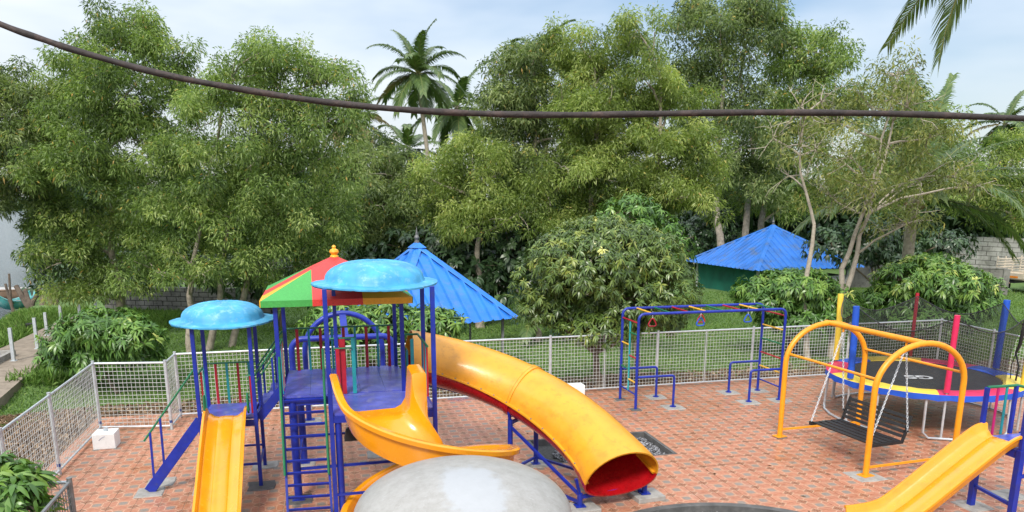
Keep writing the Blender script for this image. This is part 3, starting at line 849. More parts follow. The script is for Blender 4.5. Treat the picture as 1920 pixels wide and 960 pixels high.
# ================================================================ main tower
def main_tower():
    x0, x1, y0, y1, zp = -.58, 1.12, 10.65, 12.35, 1.5
    t = thing('main_play_tower', 'large blue play tower with striped pyramid roof, dome porch and ladder', 'play tower', ((x0+x1)/2, (y0+y1)/2, 0))
    # legs, platforms
    for (x, y) in ((-.48, 10.66), (-.43, 12.25), (1.0, 10.7), (1.02, 12.25)):
        m = MB(); m.tube([(x, y, 0), (x, y, zp-.06)], .055, 12); o = m.build('leg', M['blue'], t, smooth=True)
        m = MB(); m.box((x, y, .012), (.17, .17, .016)); m.build('base_plate', M['blue'], o)
    for k in range(5):
        a = x0+(x1-x0)*k/5; b = x0+(x1-x0)*(k+1)/5
        m = MB(); m.box(((a+b)/2, (y0+y1)/2, zp-.015), (b-a-.003, y1-y0, .03)); m.build('deck_plank', M['deck_blue'], t)
    for (a, b) in (((x0, y0), (x1, y0)), ((x1, y0), (x1, y1)), ((x1, y1), (x0, y1)), ((x0, y1), (x0, y0))):
        m = MB(); m.bar((a[0], a[1], zp-.085), (b[0], b[1], zp-.085), .035, .10); m.build('deck_beam', M['blue'], t)
    for z in (.45,):
        for (a, b) in (((-.48, 10.66), (1.0, 10.7)), ((-.43, 12.25), (1.02, 12.25)), ((-.48, 10.66), (-.43, 12.25))):
            m = MB(); m.bar((*a, z), (*b, z), .035); m.build('brace', M['blue'], t)
    for (x, y) in ((-.62, 10.62), (-.60, 12.3), (1.03, 10.62), (1.08, 12.3)):
        post_sq(t, x, y, zp-.15, 2.84, .055, 'roof_post')
    # pyramid roof: three coloured strips on each face, fascia below
    cx, cy, hw, ze, za = .19, 11.5, .98, 2.80, 3.31
    ap = np.array((cx, cy, za))
    roof = MB(); roof.lathe((cx, cy, ze-.01), [(hw*1.3, 0), (.05, za-ze-.06)], 4, math.pi/4)
    ro = roof.build('roof', M['roof_red'], t)
    for f in range(4):
        rot = f*math.pi/2
        def R(p):
            x, y = p[0], p[1]; c, s = math.cos(rot), math.sin(rot)
            return (cx+x*c-y*s, cy+x*s+y*c, p[2])
        sl = (za-ze)/hw
        def zat(y): return ze+(hw+y)*sl
        w3 = hw/3
        polys = [('roof_green', [(-hw, -hw), (-w3, -hw), (-w3, -w3)]), ('roof_red', [(-w3, -hw), (w3, -hw), (w3, -w3), (0, 0), (-w3, -w3)]), ('roof_yellow', [(w3, -hw), (hw, -hw), (w3, -w3)])]
        for mat, pl in polys:
            m = MB(); n = len(pl)
            top = [R((x, y, zat(y)+.012)) for x, y in pl]; bot = [R((x, y, zat(y)+.002)) for x, y in pl]
            m.add(top+bot, [tuple(range(n)), tuple(range(2*n-1, n-1, -1))]+[(i, i+n, (i+1) % n+n, (i+1) % n) for i in range(n)])
            xs = sorted({p[0] for p in pl if p[1] == -hw})
            m.box(R(((xs[0]+xs[1])/2, -hw-.004, ze-.028)), (xs[1]-xs[0], .018, .085), rot)
            m.build('roof_panel', M[mat], ro)
    m = MB(); m.lathe((cx, cy, za-.03), [(.055, 0), (.06, .02), (.055, .035), (.04, .045), (.05, .06), (.068, .085), (.06, .115), (.03, .13), (.022, .14), (.03, .155), (.026, .17), (.004, .185)], 20)
    m.build('finial', M['finial_yellow'], t, smooth=True)
    # porch in front carrying the second dome
    ex0, ex1, ey0, ey1 = 0.02, 1.32, 9.62, 10.63
    m = MB(); m.box(((ex0+ex1)/2, (ey0+ey1)/2, zp-.02), (ex1-ex0-.05, ey1-ey0-.012, .03)); m.build('porch_deck', M['deck_blue'], t)
    for (a, b) in (((ex0, ey0), (ex1, ey0)), ((ex1, ey0), (ex1, ey1)), ((ex0, ey1), (ex0, ey0))):
        m = MB(); m.bar((a[0], a[1], zp-.08), (b[0], b[1], zp-.08), .035, .09); m.build('porch_beam', M['blue'], t)
    for (x, y) in ((ex0, ey0), (ex1, ey0), (ex1, ey1)):
        post_sq(t, x, y, 0, 3.05, .055, 'porch_post')
    post_sq(t, ex0+.12, ey1-.02, zp, 3.05, .05, 'porch_post')
    m = MB(); m.tube([(.1, 9.66, 0), (.1, 9.66, zp-.05)], .045, 10); m.build('leg', M['blue'], t, smooth=True)
    round_dome(t, (.66, 10.14), .80, 3.06, 3.345, M['dome_blue'])
    m = MB(); m.bar((ex0, ey0, .42), (ex1, ey0+.02, .42), .03); m.build('brace', M['blue'], t)
    # railings
    zr = 2.16
    rail(t, [(-.6, 12.3, zr), (1.08, 12.3, zr)])
    for k in range(9):
        baluster(t, -.42+k*.175, 12.3, zp, zr, ('red', 'teal')[k % 2], .035 if k % 2 else .045)
    rail(t, [(-.61, 10.7, zr), (-.6, 11.4, zr)])
    for k in range(4):
        baluster(t, -.6, 10.82+k*.16, zp, zr, ('teal', 'red')[k % 2], .02, .035)
    rail(t, [(.03, 10.62, 2.27), (.38, 10.62, 2.27)])
    baluster(t, .21, 10.62, zp, 2.27, 'red', .085, .02); baluster(t, .36, 10.62, zp, 2.27, 'teal', .05, .03)
    rail(t, [(.1, 10.58, 2.14), (.34, 10.58, 2.14)], r=.011); baluster(t, .15, 10.58, zp, 2.14, 'red', .05, .018)
    rail(t, [(1.10, 10.95, 2.23), (1.28, 10.95, 2.23), (1.31, 10.12, 2.20)], r=.016)
    for k in range(4):
        baluster(t, 1.31, 10.2+k*.13, zp, 2.2, ('red', 'teal')[k % 2], .02, .035)
    rail(t, [(1.06, 10.68, 2.1), (1.12, 10.9, 1.95)], r=.014)
    for k in range(2):
        baluster(t, 1.10, 10.72+k*.14, zp, 2.05, ('teal', 'green')[k], .025, .03)
    baluster(t, 1.16, 10.62, zp, 2.22, 'teal', .045, .03)
    # ladder
    la, lb = np.array((-.60, 10.62, zp)), np.array((-.61, 10.12, 0))
    ra, rb = np.array((-.05, 10.62, zp)), np.array((-.04, 10.08, 0))
    for a, b in ((la, lb), (ra, rb)):
        m = MB(); m.bar(a, b, .03, .045); m.build('ladder_rail', M['blue'], t)
    for k in range(10):
        f = .04+k*.102
        m = MB(); m.bar(la+(lb-la)*f, ra+(rb-ra)*f, .035, .02, (0, .9, .4)); m.build('ladder_rung', M['blue'], t)
    rail(t, [(-.61, 10.60, 2.06), (-.62, 10.56, 1.5), (-.62, 10.22, .52)], r=.017); rail(t, [(-.04, 10.58, 2.15), (-.05, 10.54, 1.5), (-.05, 10.2, .50)], r=.017)
    for (x, y, l) in ((-.48, 10.66, 'dark patch under the front leg of main tower'), (-.43, 12.25, 'grey patch under the rear leg of main tower'), (1.0, 10.7, 'patch under the tower leg behind spiral slide'), (.75, 12.4, 'cracked patch with bolts behind spiral slide')):
        pad(x, y, l, .36, dark=('dark' in l))
main_tower()

def bridge_stairs():
    t = thing('bridge_stairs', 'short blue stair with green rails joining the two towers', 'stairs', (-.8, 11.8, 0))
    a, b = np.array((-1.0, 0, 1.05)), np.array((-.63, 0, 1.49))
    for y in (11.48, 12.18):
        m = MB(); m.bar(a+(0, y, -.06), b+(0, y, -.06), .035, .13); m.build('stringer', M['blue'], t)
        m = MB(); m.bar(a+(.06, y, .05), a+(.06, y, .60), .028); m.bar(a+(.24, y, .25), a+(.24, y, .83), .028); m.build('upright', M['blue'], t)
        rail(t, [a+(-.02, y, .58), b+(.0, y, .66)]); rail(t, [a+(.0, y, .48), b+(.0, y, .56)], r=.011)
    for k in range(2):
        p = a+(b-a)*(.33+.34*k)
        m = MB(); m.box((p[0], 11.83, p[2]), (.17, .665, .02)); m.build('tread', M['deck_blue'], t)
bridge_stairs()

# ================================================================ spiral slide
def spiral_slide():
    C = (1.185, 9.254); Ro = 1.104; a0 = 3.203
    t = thing('spiral_slide', 'glossy yellow spiral slide curling down from the tower porch', 'slide', (C[0], C[1], 0))
    def zr(s):
        k = s/(2*math.pi); return 1.892-1.709*k-.162*k*(1-k)
    # cross-section in (radius, height above rim datum)
    wall = .40
    prof = [(Ro-.03, -.06), (Ro+.030, -.062), (Ro+.038, -.008), (Ro+.02, .010), (Ro-.045, .006), (Ro-.065, -.02), (Ro-.075, -.12), (Ro-.09, -wall+.10), (Ro-.18, -wall+.025), (Ro-.30, -wall), (.62, -wall+.005), (.36, -wall+.01), (.28, -wall+.05), (.225, -wall+.14), (.20, -.12), (.19, -.01), (.165, .012), (.035, .012), (.012, -.01),
            (.012, -wall-.04), (.36, -wall-.035), (Ro-.28, -wall-.03), (Ro-.12, -wall+.0), (Ro-.045, -.16)]
    rows = []
    N = 110; S = 2*math.pi*1.12
    for i in range(N+1):
        s = S*i/N; a = a0+s; z = zr(s)
        rise = max(0, 1-s/.42); rise = rise*rise*(3-2*rise)
        row = []
        for r, h in prof+[prof[0]]:
            hh = h+ (.09*rise if h > -.2 else 0)
            if r < .21 and h > -.2:
                hh += .05*rise
            row.append((C[0]+r*math.cos(a), C[1]+r*math.sin(a), z+hh))
        rows.append(row)
    # straight lead-in from the porch
    lead = []
    a = a0; d = np.array((math.sin(a), -math.cos(a), 0))*1.0
    for k in (3, 2, 1):
        lead.append([np.array(p)+d*(.11*k)+np.array((0, 0, .012*k)) for p in rows[0]])
    rows = lead+rows
    m = MB(); m.grid(rows)
    n = len(prof)
    m.f.append(tuple(range(n-1, -1, -1))); m.m.append(0)
    b = (len(rows)-1)*(n+1); m.f.append(tuple(b+k for k in range(n))); m.m.append(0)
    m.build('chute', M['slide'], t, smooth=True)
    m = MB(); m.tube([(C[0], C[1], 0), (C[0], C[1], 1.35)], .055, 14); m.build('centre_pole', M['blue'], t, smooth=True)
spiral_slide()

# ================================================================ tube slide
def tube_slide():
    x0, y0, R, a1, z0, z1, w, h, c, k = 1.198, 11.739, 2.62, 1.38, 1.693, .438, .499, .47, -.461, 1.17
    t = thing('tube_slide', 'curved yellow and red tube slide opening onto the patio', 'slide', (3.0, 10.8, 0))
    def cp(s):
        a = math.pi/2-s*a1
        return np.array((x0+R*math.cos(a), y0-R+k*R*math.sin(a)+(1-k)*R, z0+(z1-z0)*(s+c*s*(1-s))))
    def fr(s):
        T = cp(s+.004)-cp(s-.004); T /= np.linalg.norm(T)
        S = np.cross(T, (0, 0, 1.0)); S /= np.linalg.norm(S); return T, S, np.cross(S, T)
    hl = .30
    def shell(s0, s1, n, top, th, grow=0.0):
        rows = []
        for i in range(n+1):
            s = s0+(s1-s0)*i/n; p = cp(s); T, S, U = fr(s)
            row = []
            m_ = 18
            for off in ((0, 1) if True else ()):
                rng = range(m_+1) if off == 0 else range(m_, -1, -1)
                for q in rng:
                    an = math.pi*q/m_
                    fl = 1+.13*float(smooth01((s-.86)/.14))
                    ww, hh = w*fl+grow-(th if off else 0), (h if top else hl)+grow-(th if off else 0)
                    sg = 1 if top else -1
                    row.append(p+S*(ww*math.cos(an))+U*(sg*hh*math.sin(an)**(1.0 if top else .8)))
            row.append(row[0]); rows.append(row)
        m = MB(); m.grid(rows, flip=not top)
        nn = len(rows[0])-1
        f0 = tuple(range(nn)); b = (len(rows)-1)*(nn+1); f1 = tuple(b+k2 for k2 in range(nn-1, -1, -1))
        # end rings as quads
        for base, fl in ((0, top), (b, not top)):
            h2 = nn//2
            for q in range(h2-1):
                f = (base+q, base+q+1, base+nn-2-q, base+nn-1-q)
                m.f.append(f if fl else f[::-1]); m.m.append(0)
        return m
    for (s0, s1) in ((0, .495), (.505, 1.0)):
        shell(s0, s1, 26, True, .022).build('tube_top', M['tube_yellow'], t, smooth=True)
        shell(s0, s1, 26, False, .022).build('tube_trough', M['tube_red'], t, smooth=True)
    # joint collars between the halves and the end rim
    for s in (.488, .500):
        shell(s, s+.011, 1, True, .03, .018).build('joint_collar', M['tube_yellow'], t, smooth=True)
        shell(s, s+.011, 1, False, .03, .018).build('joint_collar', M['tube_red'], t, smooth=True)
    # bolted flanges along both seams
    for sg in (1, -1):
        m = MB(); rows = []
        for i in range(41):
            s = .005+.99*i/40; p = cp(s); T, S, U = fr(s)
            o = p+S*(sg*(w+.018))
            rows.append([o-S*sg*.02+U*.012, o+S*sg*.02+U*.012, o+S*sg*.02-U*.012, o-S*sg*.02-U*.012, o-S*sg*.02+U*.012])
        m.grid(rows, flip=(sg < 0)); m.build('flange', M['tube_yellow'], t)
    m = MB()
    for i in range(15):
        s = .03+.94*i/14; p = cp(s); T, S, U = fr(s); o = p+S*(w+.022)
        m.tube([o+U*.012, o+U*.022], .014, 6)
    m.build('flange_bolts', M['galv_dark'], t, kind='stuff')
    # supports
    def frame(s, spread, feet_z=0.0):
        p = cp(s); T, S, U = fr(s)
        Sh = np.array((S[0], S[1], 0)); Sh /= np.linalg.norm(Sh)
        zb = p[2]-hl-.03
        A, B = p+Sh*spread, p-Sh*spread
        fo = MB(); fo.bar((A[0], A[1], zb), (B[0], B[1], zb), .045); fo.build('support_bar', M['blue'], t)
        for q in (A, B):
            m = MB(); m.tube([(q[0], q[1], feet_z), (q[0], q[1], zb+.05)], .038, 10); o = m.build('support_post', M['blue'], t, smooth=True)
            m = MB(); m.box((q[0], q[1], feet_z+.008), (.14, .14, .012)); m.build('base_plate', M['blue'], o)
            e = q+(Sh if q is A else -Sh)*.07
            m = MB(); m.bar((q[0], q[1], zb+.02), (e[0], e[1], p[2]-.06), .035); m.build('saddle_arm', M['blue'], t)
        return A, B, zb
    f1 = frame(.50, .40); f2 = frame(.95, .53, .07)
    m = MB(); m.bar((f1[0][0], f1[0][1], f1[2]-.05), (f2[0][0], f2[0][1], f2[2]+.02), .035); m.build('diagonal_brace', M['blue'], t)
    m = MB(); m.bar((f1[1][0], f1[1][1], .12), (f2[1][0], f2[1][1], .10), .035); m.build('floor_brace', M['blue'], t)
    m = MB(); m.bar((f1[1][0], f1[1][1], .12), (f1[0][0], f1[0][1], .14), .035); m.build('floor_brace', M['blue'], t)
    m = MB(); m.bar((f1[0][0], f1[0][1], .12), (f2[0][0], f2[0][1], .12), .035); m.build('floor_brace', M['blue'], t)
    m = MB()
    for i in range(24):
        pass
    pts = [cp(s)-fr(s)[2]*(hl+.03) for s in np.linspace(.03, .5, 10)]
    m.tube(pts, .022, 6); m.build('keel_pipe', M['blue'], t, smooth=True)
    for q, l, s_ in ((f1[0], 'footing patch under the tube slide middle post', .36), (f1[1], 'round footing patch beside the gravel pit edge', .38)):
        pad(q[0], q[1], l, s_)
    for q, l in ((f2[0], 'raised concrete footing under the tube slide mouth'), (f2[1], 'raised concrete footing beside the round gravel bed')):
        m = MB(); m.box((q[0]+.03, q[1], .03), (.42, .36, .075), .1); o = m.build('raised_footing', M['concrete'], bevel=.01); tag(o, l, 'footing', 'raised concrete footings of the tube slide')
tube_slide()

# ================================================================ straight slide unit on the right
def side_unit():
    x0, x1, y0, y1, zp = 8.5, 9.2, 7.62, 8.26, 1.0
    t = thing('side_play_unit', 'low blue play unit with wide yellow slide beside the swing', 'slide', ((x0+x1)/2, (y0+y1)/2, 0))
    for x, y, zt in ((x0, y1, 1.67), (x0, y0, 2.1), (x1, y1, 2.1), (x1, y0, 2.1)):
        m = MB(); m.bar((x, y, 0), (x, y, zp), .075); m.bar((x, y, zp), (x, y, zt), .05); m.build('post', M['blue'], t, bevel=.004)
    post_sq(t, 8.97, y1, zp, 1.67, .045)
    m = MB(); m.box(((x0+x1)/2, (y0+y1)/2, zp-.015), (x1-x0, y1-y0-.06, .03)); m.build('platform', M['deck_blue'], t)
    for (a, b) in (((x0, y0), (x1, y0)), ((x1, y0), (x1, y1)), ((x1, y1), (x0, y1)), ((x0, y1), (x0, y0))):
        m = MB(); m.bar((a[0], a[1], zp-.08), (b[0], b[1], zp-.08), .035, .09); m.build('platform_beam', M['blue'], t)
    rail(t, [(x0, y1, 1.67), (8.97, y1, 1.67), (x1, y1, 1.62)], r=.02)
    for k, c in enumerate(('magenta', 'teal')):
        m = MB(); m.tube([(8.68+k*.14, y1, zp), (8.68+k*.14, y1, 1.66)], .017, 8); m.build('baluster', M[c], t, smooth=True)
    m = MB(); m.bar((x0, y0, .25), (x0, y1, .30), .04); m.build('cross_bar', M['blue'], t)
    m = MB(); m.bar((x0, y0, .62), (x0+.3, y0-.3, .9), .04); m.build('brace', M['blue'], t)
    yc = (y0+y1)/2
    chute('slide', t, [(8.55, yc, zp+.03), (8.4, yc, zp-.0), (7.9, yc, .66), (7.2, yc, .17), (6.9, yc, .06), (6.5, yc, .04)], .60, .15, M['slide'])
    pad(x0+.02, y1-.02, 'pale footing patch under the side slide post', .40)
    pad(x1+.1, y1+.2, 'footing patch behind the side slide at the photo edge', .40)
side_unit()

# ================================================================ grey dome in the foreground
def grey_dome():
    c = np.array((1.11, 6.41)); R, zr, zt = .97, 1.36, 1.80
    t = thing('mushroom_canopy', 'pale grey fibreglass dome with a lighter ragged patch in the foreground', 'canopy', (c[0], c[1], 0))
    n = 72; rows = []
    prof = [(R*.985, -.09), (R, -.09), (R, 0.0)]+[(R*math.cos(a)**.9 if a < 1.56 else .001, (zt-zr)*math.sin(a)) for a in np.linspace(.08, math.pi/2, 22)]
    inner = [(R*.985, -.09), (R*.97, -.02), (R*.6, (zt-zr)*.7), (.001, zt-zr-.05)]
    m = MB()
    m.grid([[(c[0]+r*math.cos(2*math.pi*i/n), c[1]+r*math.sin(2*math.pi*i/n), zr+z) for r, z in prof] for i in range(n)], closed_u=True)
    m.grid([[(c[0]+r*math.cos(2*math.pi*i/n), c[1]+r*math.sin(2*math.pi*i/n), zr+z) for r, z in inner] for i in range(n)], closed_u=True, flip=True)
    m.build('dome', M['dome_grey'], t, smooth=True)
    m = MB(); m.tube([(c[0], c[1], 0), (c[0], c[1], zt-.06)], .06, 14); m.build('pole', M['blue'], t, smooth=True)
    for k in range(4):
        a = k*math.pi/2+.4
        m = MB(); m.bar((c[0], c[1], zr-.25), (c[0]+.8*math.cos(a), c[1]+.8*math.sin(a), zr+.05), .03); m.build('strut', M['blue'], t)
grey_dome()

# ================================================================ blue pipe arch behind the tower
def pipe_arch():
    t = thing('pipe_arch', 'blue pipe frame with half round arch behind the main tower', 'climbing frame', (.3, 14.5, 0))
    ya = 14.77; xa, xb, zt, zs = -.38, 1.05, 2.03, 1.42
    cx = (xa+xb)/2; rx = (xb-xa)/2
    pts = [(xa, ya, 0), (xa, ya, zs-.25)]+[(cx-rx*math.cos(a), ya, zs-.1+(zt-zs+.1)*math.sin(a)) for a in np.linspace(0, math.pi, 19)]+[(xb, ya, zs-.25), (xb, ya, 0)]
    m = MB(); m.tube(pts, .05, 12); m.build('arch_pipe', M['blue'], t, smooth=True)
    yb = 14.35; xa, xb, zt = -.60, 1.22, 1.66
    pts = [(xa, yb, 0), (xa, yb, zt-.22)]+[(xa+.2-.2*math.cos(a), yb, zt-.22+.2*math.sin(a)) for a in np.linspace(0.2, math.pi/2, 6)]+[(xb-.2+.2*math.sin(a), yb, zt-.22+.2*math.cos(a)) for a in np.linspace(0, math.pi/2-.2, 6)]+[(xb, yb, zt-.22), (xb, yb, 0)]
    m = MB(); m.tube(pts, .055, 12); m.build('hoop_pipe', M['blue'], t, smooth=True)
    m = MB(); m.bar((cx, ya-.02, 2.0), (cx+.02, yb+.02, zt), .12, .05); m.build('centre_plate', M['blue'], t)
    for x, y in ((-.38, ya), (1.05, ya), (-.6, yb), (1.22, yb)):
        m = MB(); m.box((x, y, .012), (.2, .16, .016)); m.build('base_plate', M['blue'], t)
    pad(-.36, 14.72, 'white footing patch under the blue pipe arch', .42)
    pad(1.12, 14.6, 'footing patch of the blue pipe arch near the tube slide', .42)
pipe_arch()

def bucket_seat():
    t = thing('bucket_seat', 'small black bucket swing seat hanging under the tower porch', 'swing seat', (.28, 10.5, .95))
    m = MB(); c = (.28, 10.45, .98)
    m.add([(c[0]-.105, c[1]-.09, c[2]-.09), (c[0]+.105, c[1]-.09, c[2]-.09), (c[0]+.105, c[1]+.09, c[2]-.09), (c[0]-.105, c[1]+.09, c[2]-.09),
           (c[0]-.07, c[1]-.07, c[2]+.07), (c[0]+.07, c[1]-.07, c[2]+.07), (c[0]+.07, c[1]+.07, c[2]+.07), (c[0]-.07, c[1]+.07, c[2]+.07)],
          [(3, 2, 1, 0), (4, 5, 6, 7), (0, 1, 5, 4), (1, 2, 6, 5), (2, 3, 7, 6), (3, 0, 4, 7)])
    m.build('seat', M['rubber'], t, bevel=.012)
    for s in (-1, 1):
        m = MB(); m.tube([(c[0]+s*.06, c[1], c[2]+.07), (c[0]+s*.03, c[1], 1.45)], .005, 5); m.build('rope', M['galv'], t)
bucket_seat()

# ================================================================ monkey bars and rings
MBX0, MBX1, MBY0, MBY1, MBZ = 5.95, 9.16, 14.02, 14.86, 1.92
def monkey_bars():
    t = thing('monkey_bars', 'blue monkey bars with red yellow and green rungs by back fence', 'climbing frame', (7.55, 14.45, 0))
    r = .028
    for y in (MBY0, MBY1):
        c = .12
        pts = [(MBX0, y, 0), (MBX0, y, MBZ-c)]+[(MBX0+c-c*math.cos(a), y, MBZ-c+c*math.sin(a)) for a in np.linspace(.3, math.pi/2, 5)]+[(MBX1-c+c*math.sin(a), y, MBZ-c+c*math.cos(a)) for a in np.linspace(0, math.pi/2-.3, 5)]+[(MBX1, y, MBZ-c), (MBX1, y, 0)]
        m = MB(); m.tube(pts, r, 10); m.build('side_hoop', M['blue'], t, smooth=True)
        for xa, xb, zz in ((MBX0, 6.76, .66), (MBX1, 8.46, .67)):
            d = 1 if xb > xa else -1; c = .06
            pts = [(xa+d*r, y, zz)]+[(xb-d*c, y, zz)]+[(xb-d*c+d*c*math.sin(a), y, zz-c+c*math.cos(a)) for a in np.linspace(.3, math.pi/2, 4)]+[(xb, y, 0)]
            m = MB(); m.tube(pts, .025, 10); m.build('low_bar', M['blue'], t, smooth=True)
    cols = ('rung_yellow', 'green', 'red', 'rung_yellow', 'green', 'red', 'rung_yellow', 'green')
    for k, c in enumerate(cols):
        x = MBX0+.30+k*(MBX1-MBX0-.5)/7
        m = MB(); m.tube([(x, MBY0, MBZ), (x, MBY1, MBZ)], .017, 8); m.build('rung', M[c], t, smooth=True)
    ym = (MBY0+MBY1)/2
    m = MB(); m.tube([(MBX0, ym, .3), (MBX0, ym, 1.72)], .02, 8); m.build('centre_upright', M['teal'], t, smooth=True)
    for (ya, yb, z, c) in ((MBY0, MBY1, 1.74, 'red'), (MBY0, ym, 1.50, 'green'), (ym, MBY1, 1.24, 'rung_yellow'), (MBY0, ym, 1.03, 'red'), (ym, MBY1, .74, 'green'), (MBY0, ym, .54, 'rung_yellow'), (MBY0, MBY1, .3, 'blue')):
        m = MB(); m.tube([(MBX0, ya, z), (MBX0, yb, z)], .016, 8); m.build('rung', M[c], t, smooth=True)
    for z, c in ((1.78, 'red'), (1.48, 'rung_yellow'), (1.18, 'green'), (.88, 'red'), (.58, 'rung_yellow'), (.28, 'blue')):
        m = MB(); m.tube([(MBX1, MBY0, z), (MBX1, MBY1, z)], .016, 8); m.build('rung', M[c], t, smooth=True)
    for x, y in ((6.76, MBY0), (6.76, MBY1), (8.46, MBY0), (8.46, MBY1), (MBX1, MBY0), (MBX1, MBY1)):
        m = MB(); m.tube([(x, y, .014), (x, y, .026)], .065, 10); m.build('base_flange', M['blue'], t, smooth=True)
monkey_bars()
for x, y, l, d in ((6.76, MBY0, 'footing patch of the near low bar at the ladder end', 0), (6.76, MBY1, 'footing patch of the rear low bar at the ladder end', 0), (8.46, MBY0, 'footing patch of the near low bar at the far end', 0), (8.46, MBY1, 'footing patch of the rear low bar at the far end', 0),
                   (MBX1, MBY0, 'footing patch just behind the swing frame leg', 0), (MBX1, MBY1, 'footing patch under the rear far post of monkey bars', 0), (MBX0, MBY0, 'small black patch under the near ladder post', 1), (MBX0, MBY1, 'small black patch under the rear ladder post', 1)):
    pad(x, y, l, .22 if d else .40, dark=bool(d))
def ring(x, y, mat, label):
    t = thing('trapeze_ring', label, 'ring', (x, y, MBZ-.2), 'handles hanging from the monkey bars')
    z = MBZ-.23
    P = []
    for k in range(3):
        a = math.pi/2+k*2*math.pi/3
        cx, cz = .055*math.cos(a), .055*math.sin(a)
        for q in np.linspace(-1.0, 1.0, 5):
            P.append((x+cx+.035*math.cos(a+q), y, z+cz+.035*math.sin(a+q)))
    m = MB(); m.tube(P, .014, 8, closed=True); m.build('handle', M[mat], t, smooth=True)
    m = MB()
    for k in range(3):
        zz = z+.10+k*.035; c = [(x+(.009*math.cos(q) if k % 2 else 0), y+(0 if k % 2 else .009*math.cos(q)), zz+.022*math.sin(q)) for q in np.linspace(0, 2*math.pi, 9)[:-1]]
        m.tube(c, .0035, 5, closed=True)
    m.tube([(x, y, z+.185), (x, y, MBZ+.01)], .006, 5)
    m.build('link', M['galv'], t, smooth=True)
ring(6.36, 14.3, 'red', 'red triangular handle nearest the ladder end of monkey bars')
ring(7.33, 14.15, 'pad_blue', 'blue triangular handle beside the red one mid monkey bars')
ring(7.55, 14.55, 'red', 'red triangular handle in the middle of monkey bars')
ring(8.5, 14.35, 'pad_blue', 'blue triangular handle near the far end of monkey bars')

# ================================================================ swing
ARCH = [((7.72, 11.70), (9.36, 11.78)), ((7.86, 9.60), (9.56, 9.74))]
def swing_frame():
    t = thing('swing_stand', 'amber yellow swing frame of two pipe arches', 'swing', (8.6, 10.7, 0))
    apx = []
    for (a, b) in ARCH:
        a, b = np.array([*a, 0.0]), np.array([*b, 0.0])
        c = (a+b)/2; hv = (b-a)/2
        zs, zt = 1.34, 2.0
        pts = [a, a+(0, 0, zs*.5), a+(0, 0, zs)]+[c-hv*math.cos(q)+(0, 0, zs+(zt-zs)*math.sin(q)) for q in np.linspace(.12, math.pi-.12, 21)]+[b+(0, 0, zs), b+(0, 0, zs*.5), b]
        m = MB(); m.tube(pts, .045, 14); m.build('arch', M['swing_yellow'], t, smooth=True)
        m = MB(); m.bar(a+(0, 0, .14), b+(0, 0, .14), .035, .03); m.build('base_bar', M['swing_yellow'], t)
        for q in (a, b):
            m = MB(); m.box((q[0], q[1], .02), (.2, .16, .012), .2); m.build('base_plate', M['swing_yellow'], t)
        apx.append(c+(0, 0, zt))
    m = MB(); m.tube([apx[0]+(0, .1, 0), apx[1]-(0, .02, 0)], .045, 14); m.build('top_bar', M['swing_yellow'], t, smooth=True)
    for s in (0, 1):
        p, q = np.array([*ARCH[0][s], 1.5]), np.array([*ARCH[1][s], 1.5])
        dx = .04 if s == 0 else -.04
        m = MB(); m.tube([p+(dx, 0, 0), q+(dx, 0, 0)], .022, 8); m.build('side_bar', M['swing_yellow'], t, smooth=True)
    return apx
APX = swing_frame()
pad(7.86, 9.60, 'white rough footing patch under the near swing leg', .46)
pad(7.72, 11.70, 'small dark hole around the far swing leg', .2, True)
BROT = .10
